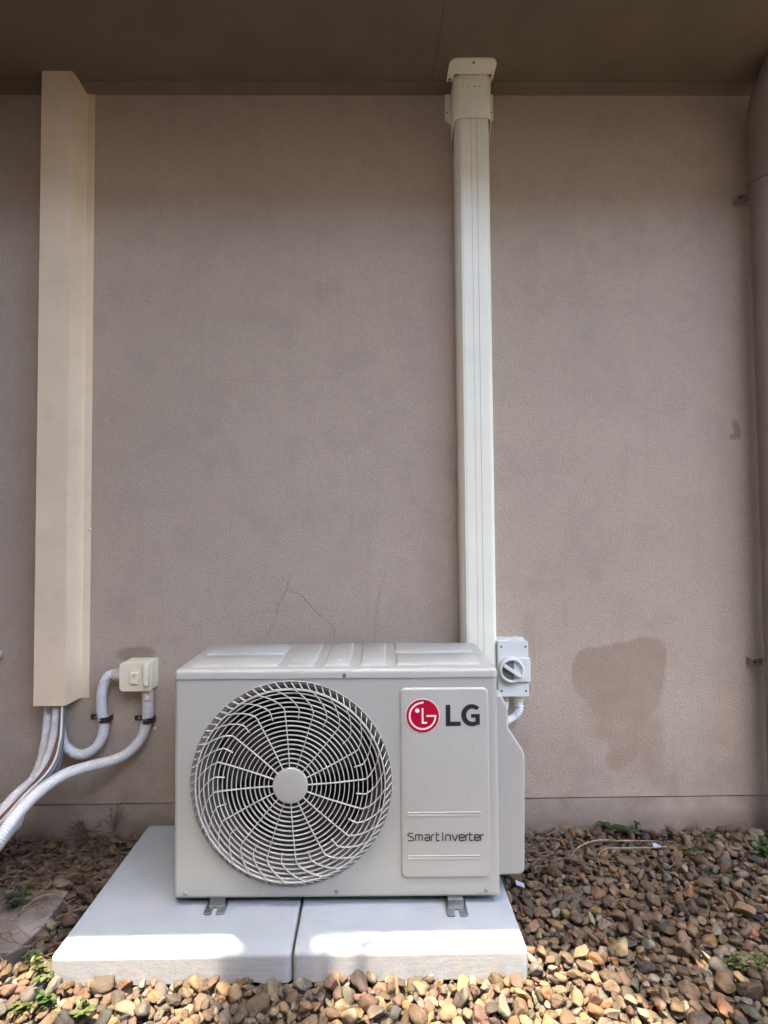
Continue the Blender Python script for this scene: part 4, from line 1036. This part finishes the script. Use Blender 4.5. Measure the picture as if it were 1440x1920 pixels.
weed(pZ(150, 1912, .008), 8, .028, .018, .010, M['leaf_y'], 'low pale weed at the bottom edge, left of centre', 1.3, 13, 5)
weed(pZ(28, 1700, .010), 9, .045, .022, .008, M['leaf'], 'dark green tuft of weed on the grey paving stone', 1.1, 14, 5)
weed(pZ(62, 1800, .004), 6, .026, .014, .009, M['leaf'], 'few green weed leaves in the shade left of the slab', 1.2, 15, 4)
weed(pY(214, 1556, WY-.03), 7, .085, .012, .004, M['drydk'], 'dead brown weed with bent thin stems against the wall, left of the slab', .7, 16, 5, None, M['drydk'])
weed(pY(165, 1566, WY-.05), 9, .050, .016, .004, M['drydk'], 'low withered tuft at the foot of the wall, below the long conduit', 1.3, 17, 6, None, M['drydk'])
weed(pZ(1240, 1570, .01), 4, .016, .014, .006, M['drydk'], 'small dry sprig beside the clover-like weed', 1.2, 18, 4)

def blade(L, z, w, mat, label, name='straw', cat='straw'):
    P = spline([pZ(x, y, z)+Vector((0, 0, dz)) for (x, y, dz) in L], .006); b = MB(); b.sweep(P, lambda i, s: w*(.35+.65*math.sin(math.pi*(i+1)/(len(P)+1))), 6, .35, up=Vector((0, 0, 1)))
    tag(b.build(name, mat, None, smooth='all'), label, cat)
blade([(1071, 1619, .0), (1073, 1605, .004), (1092, 1590, .008), (1122, 1583, .010), (1160, 1582, .008), (1200, 1582, .008), (1228, 1581, .006)], .012, .0036, M['dry'], 'long curled dry leaf hooked at its left end, upper of two on the pebbles')
blade([(1125, 1625, 0), (1122, 1606, .004), (1135, 1598, .008), (1170, 1596, .008), (1215, 1594, .006), (1255, 1590, .004)], .012, .0034, M['dry'], 'dry strap leaf just below the longer curled one')
b = MB(); c = pZ(1230, 1585, .02); b.prism([(c.x-.010, c.y-.010), (c.x+.012, c.y-.006), (c.x+.004, c.y+.012), (c.x-.008, c.y+.010)], c.z-.003, c.z+.001, 'Z'); o = b.build('white_shell', M['plastic'], None, bevel=.001); tag(o, 'small white chip of shell at the tip of the curled dry leaf', 'shell chip')
blade([(-6, 1756, .004), (36, 1725, .016), (70, 1700, .022), (105, 1686, .014)], .012, .0022, M['dry'], 'pale dry grass stalk crossing the grey paving stone', 'grass_stalk', 'grass stalk')
blade([(70, 1700, .016), (85, 1693, .018), (102, 1695, .014)], .012, .0016, M['dry'], 'short dry grass blade forking from the pale stalk', 'grass_stalk', 'grass stalk')
blade([(-5, 1710, .008), (30, 1688, .012), (62, 1660, .012), (78, 1632, .008)], .012, .0024, M['cable_red'], 'thin reddish brown twig bent over the paving stone', 'twig', 'twig')
b = MB(); c = pZ(976, 1656, .014); b.add([(c.x-.013, c.y-.009, c.z+.002), (c.x+.008, c.y-.011, c.z-.004), (c.x+.011, c.y+.009, c.z-.006), (c.x-.011, c.y+.010, c.z+.002)], [(0, 1, 2, 3)])
o = b.build('plastic_tag', M['plastic']); md = o.modifiers.new('s', 'SOLIDIFY'); md.thickness = .0008; tag(o, 'small pale blue-white plastic tag on the pebbles right of the unit', 'plastic tag')

# ---------------------------------------------------------------- behind the camera: unseen blocks and fence added to shape sky light, and the tree
nh = empty('sky_block_left', (-4, -3.2, 0), 'plain brown two storey block added behind the camera at left to cut off sky, out of view', 'house')  # unseen tall block, added to keep sky light out from the left
b = MB(); b.box(-9, -.35, -4.2, -2.6, -.1, 8.5); b.build('wall', M['plinth'], nh)
b = MB(); b.prism([(-2.4, 8.5), (-6, 9.9), (-6, 10), (-2.4, 8.6)], -9.2, -.2, 'X'); b.build('roof', M['tile'], nh)
gh = empty('blocker', (4, -6, 0), 'plain brown garage added behind the camera at right to block low sky, out of view', 'blocker')  # unseen, added to shut out low sky and darken the wall top
b = MB(); b.box(-1.6, 9, -7, -6, -.1, 5.2); b.build('wall', M['plinth'], gh)
b = MB(); b.prism([(-5.8, 5.2), (-9, 6.1), (-9, 6.2), (-5.8, 5.3)], -1.6, 9.2, 'X'); b.build('roof', M['tile'], gh)
fe = empty('added_fence', (0, -.7, 0), 'brown timber paling fence added behind the camera to block low sky, out of view', 'fence')  # unseen, added to darken the lower part of the wall
b = MB(); x = -5.0
while x < 5: b.box(x, x+.099, -.72, -.7, -.04, 1.95); x += .1
b.build('paling', M['timber'], fe); b = MB(); b.box(-5, 5, -.76, -.72, .3, .39); b.box(-5, 5, -.76, -.72, 1.4, 1.49); b.build('rail', M['timber'], fe)
b = MB(); b.box(-1.5, -1.3, -.4, WY-.001, -.1, ZS-.001); b.build('added_side_wall', M['plinth'], house)  # unseen side wall, added to block sky from the left
tr = empty('tree', (2.6, -.3, 0), 'leafy tree overhanging the yard from the right, out of view', 'tree')
b = MB(); b.sweep(spline([(2.6, -.3, -.1), (2.55, -.3, 1.4), (2.4, -.3, 2.8), (2.1, -.3, 4.0)], .1), lambda i, L: .13-.02*L, 14)
b.sweep(spline([(2.42, -.3, 2.7), (1.7, -.1, 3.5), (.8, .2, 3.72), (-.4, .35, 3.7), (-1.2, .45, 3.75)], .1), lambda i, L: max(.008, .05-.0115*L), 8); b.build('trunk', M['bark'], tr, smooth='all')
rng = np.random.default_rng(8); lv = MB()
def shade(gx, gy, rx, ry, dens, z0=3.55, lsz=.05):
    """clump of leaves whose shadow falls round ground point gx, gy"""
    n_ = int(dens*rx*ry*math.pi/(lsz*lsz*.35))
    for _ in range(n_):
        t_ = rng.uniform(0, 2*math.pi); q = math.sqrt(rng.uniform(0, 1)); z = z0+rng.normal(0, .10)
        x = gx+rx*q*math.cos(t_)+sd.x/sd.z*z; y = gy+ry*q*math.sin(t_)+sd.y/sd.z*z
        a_ = rng.uniform(0, 6.28); leaf(lv, (x, y, z), (math.cos(a_), math.sin(a_), rng.uniform(-.5, .3)), (rng.normal(0, .3), rng.normal(0, .3), 1), lsz*rng.uniform(.8, 1.4), lsz*.5, .15, .2, 3)
shade(-.195, 1.15, .095, .15, 4.5)
shade(-.08, 1.00, .26, .09, .5); shade(.02, 1.2, .09, .04, .5)
shade(.86, 1.18, .36, .16, 2.4); shade(1.05, .85, .42, .35, 2.0); shade(.62, .86, .10, .18, 1.0); shade(1.5, .9, .4, .5, 1.5)
shade(-.92, 1.26, .20, .075, 2.4); shade(-1.05, 1.12, .16, .12, 1.0); shade(-1.5, 1.0, .35, .35, 1.5)
shade(-.1, .55, 1.5, .30, 2.4, 3.75, .08); shade(0, -.1, 1.8, .45, 2.4, 3.75, .09)  # wide leaf clumps added to keep sun and bounce off the near ground
lv.build('crown', M['leaf_t'], tr, recalc=False, smooth='all')
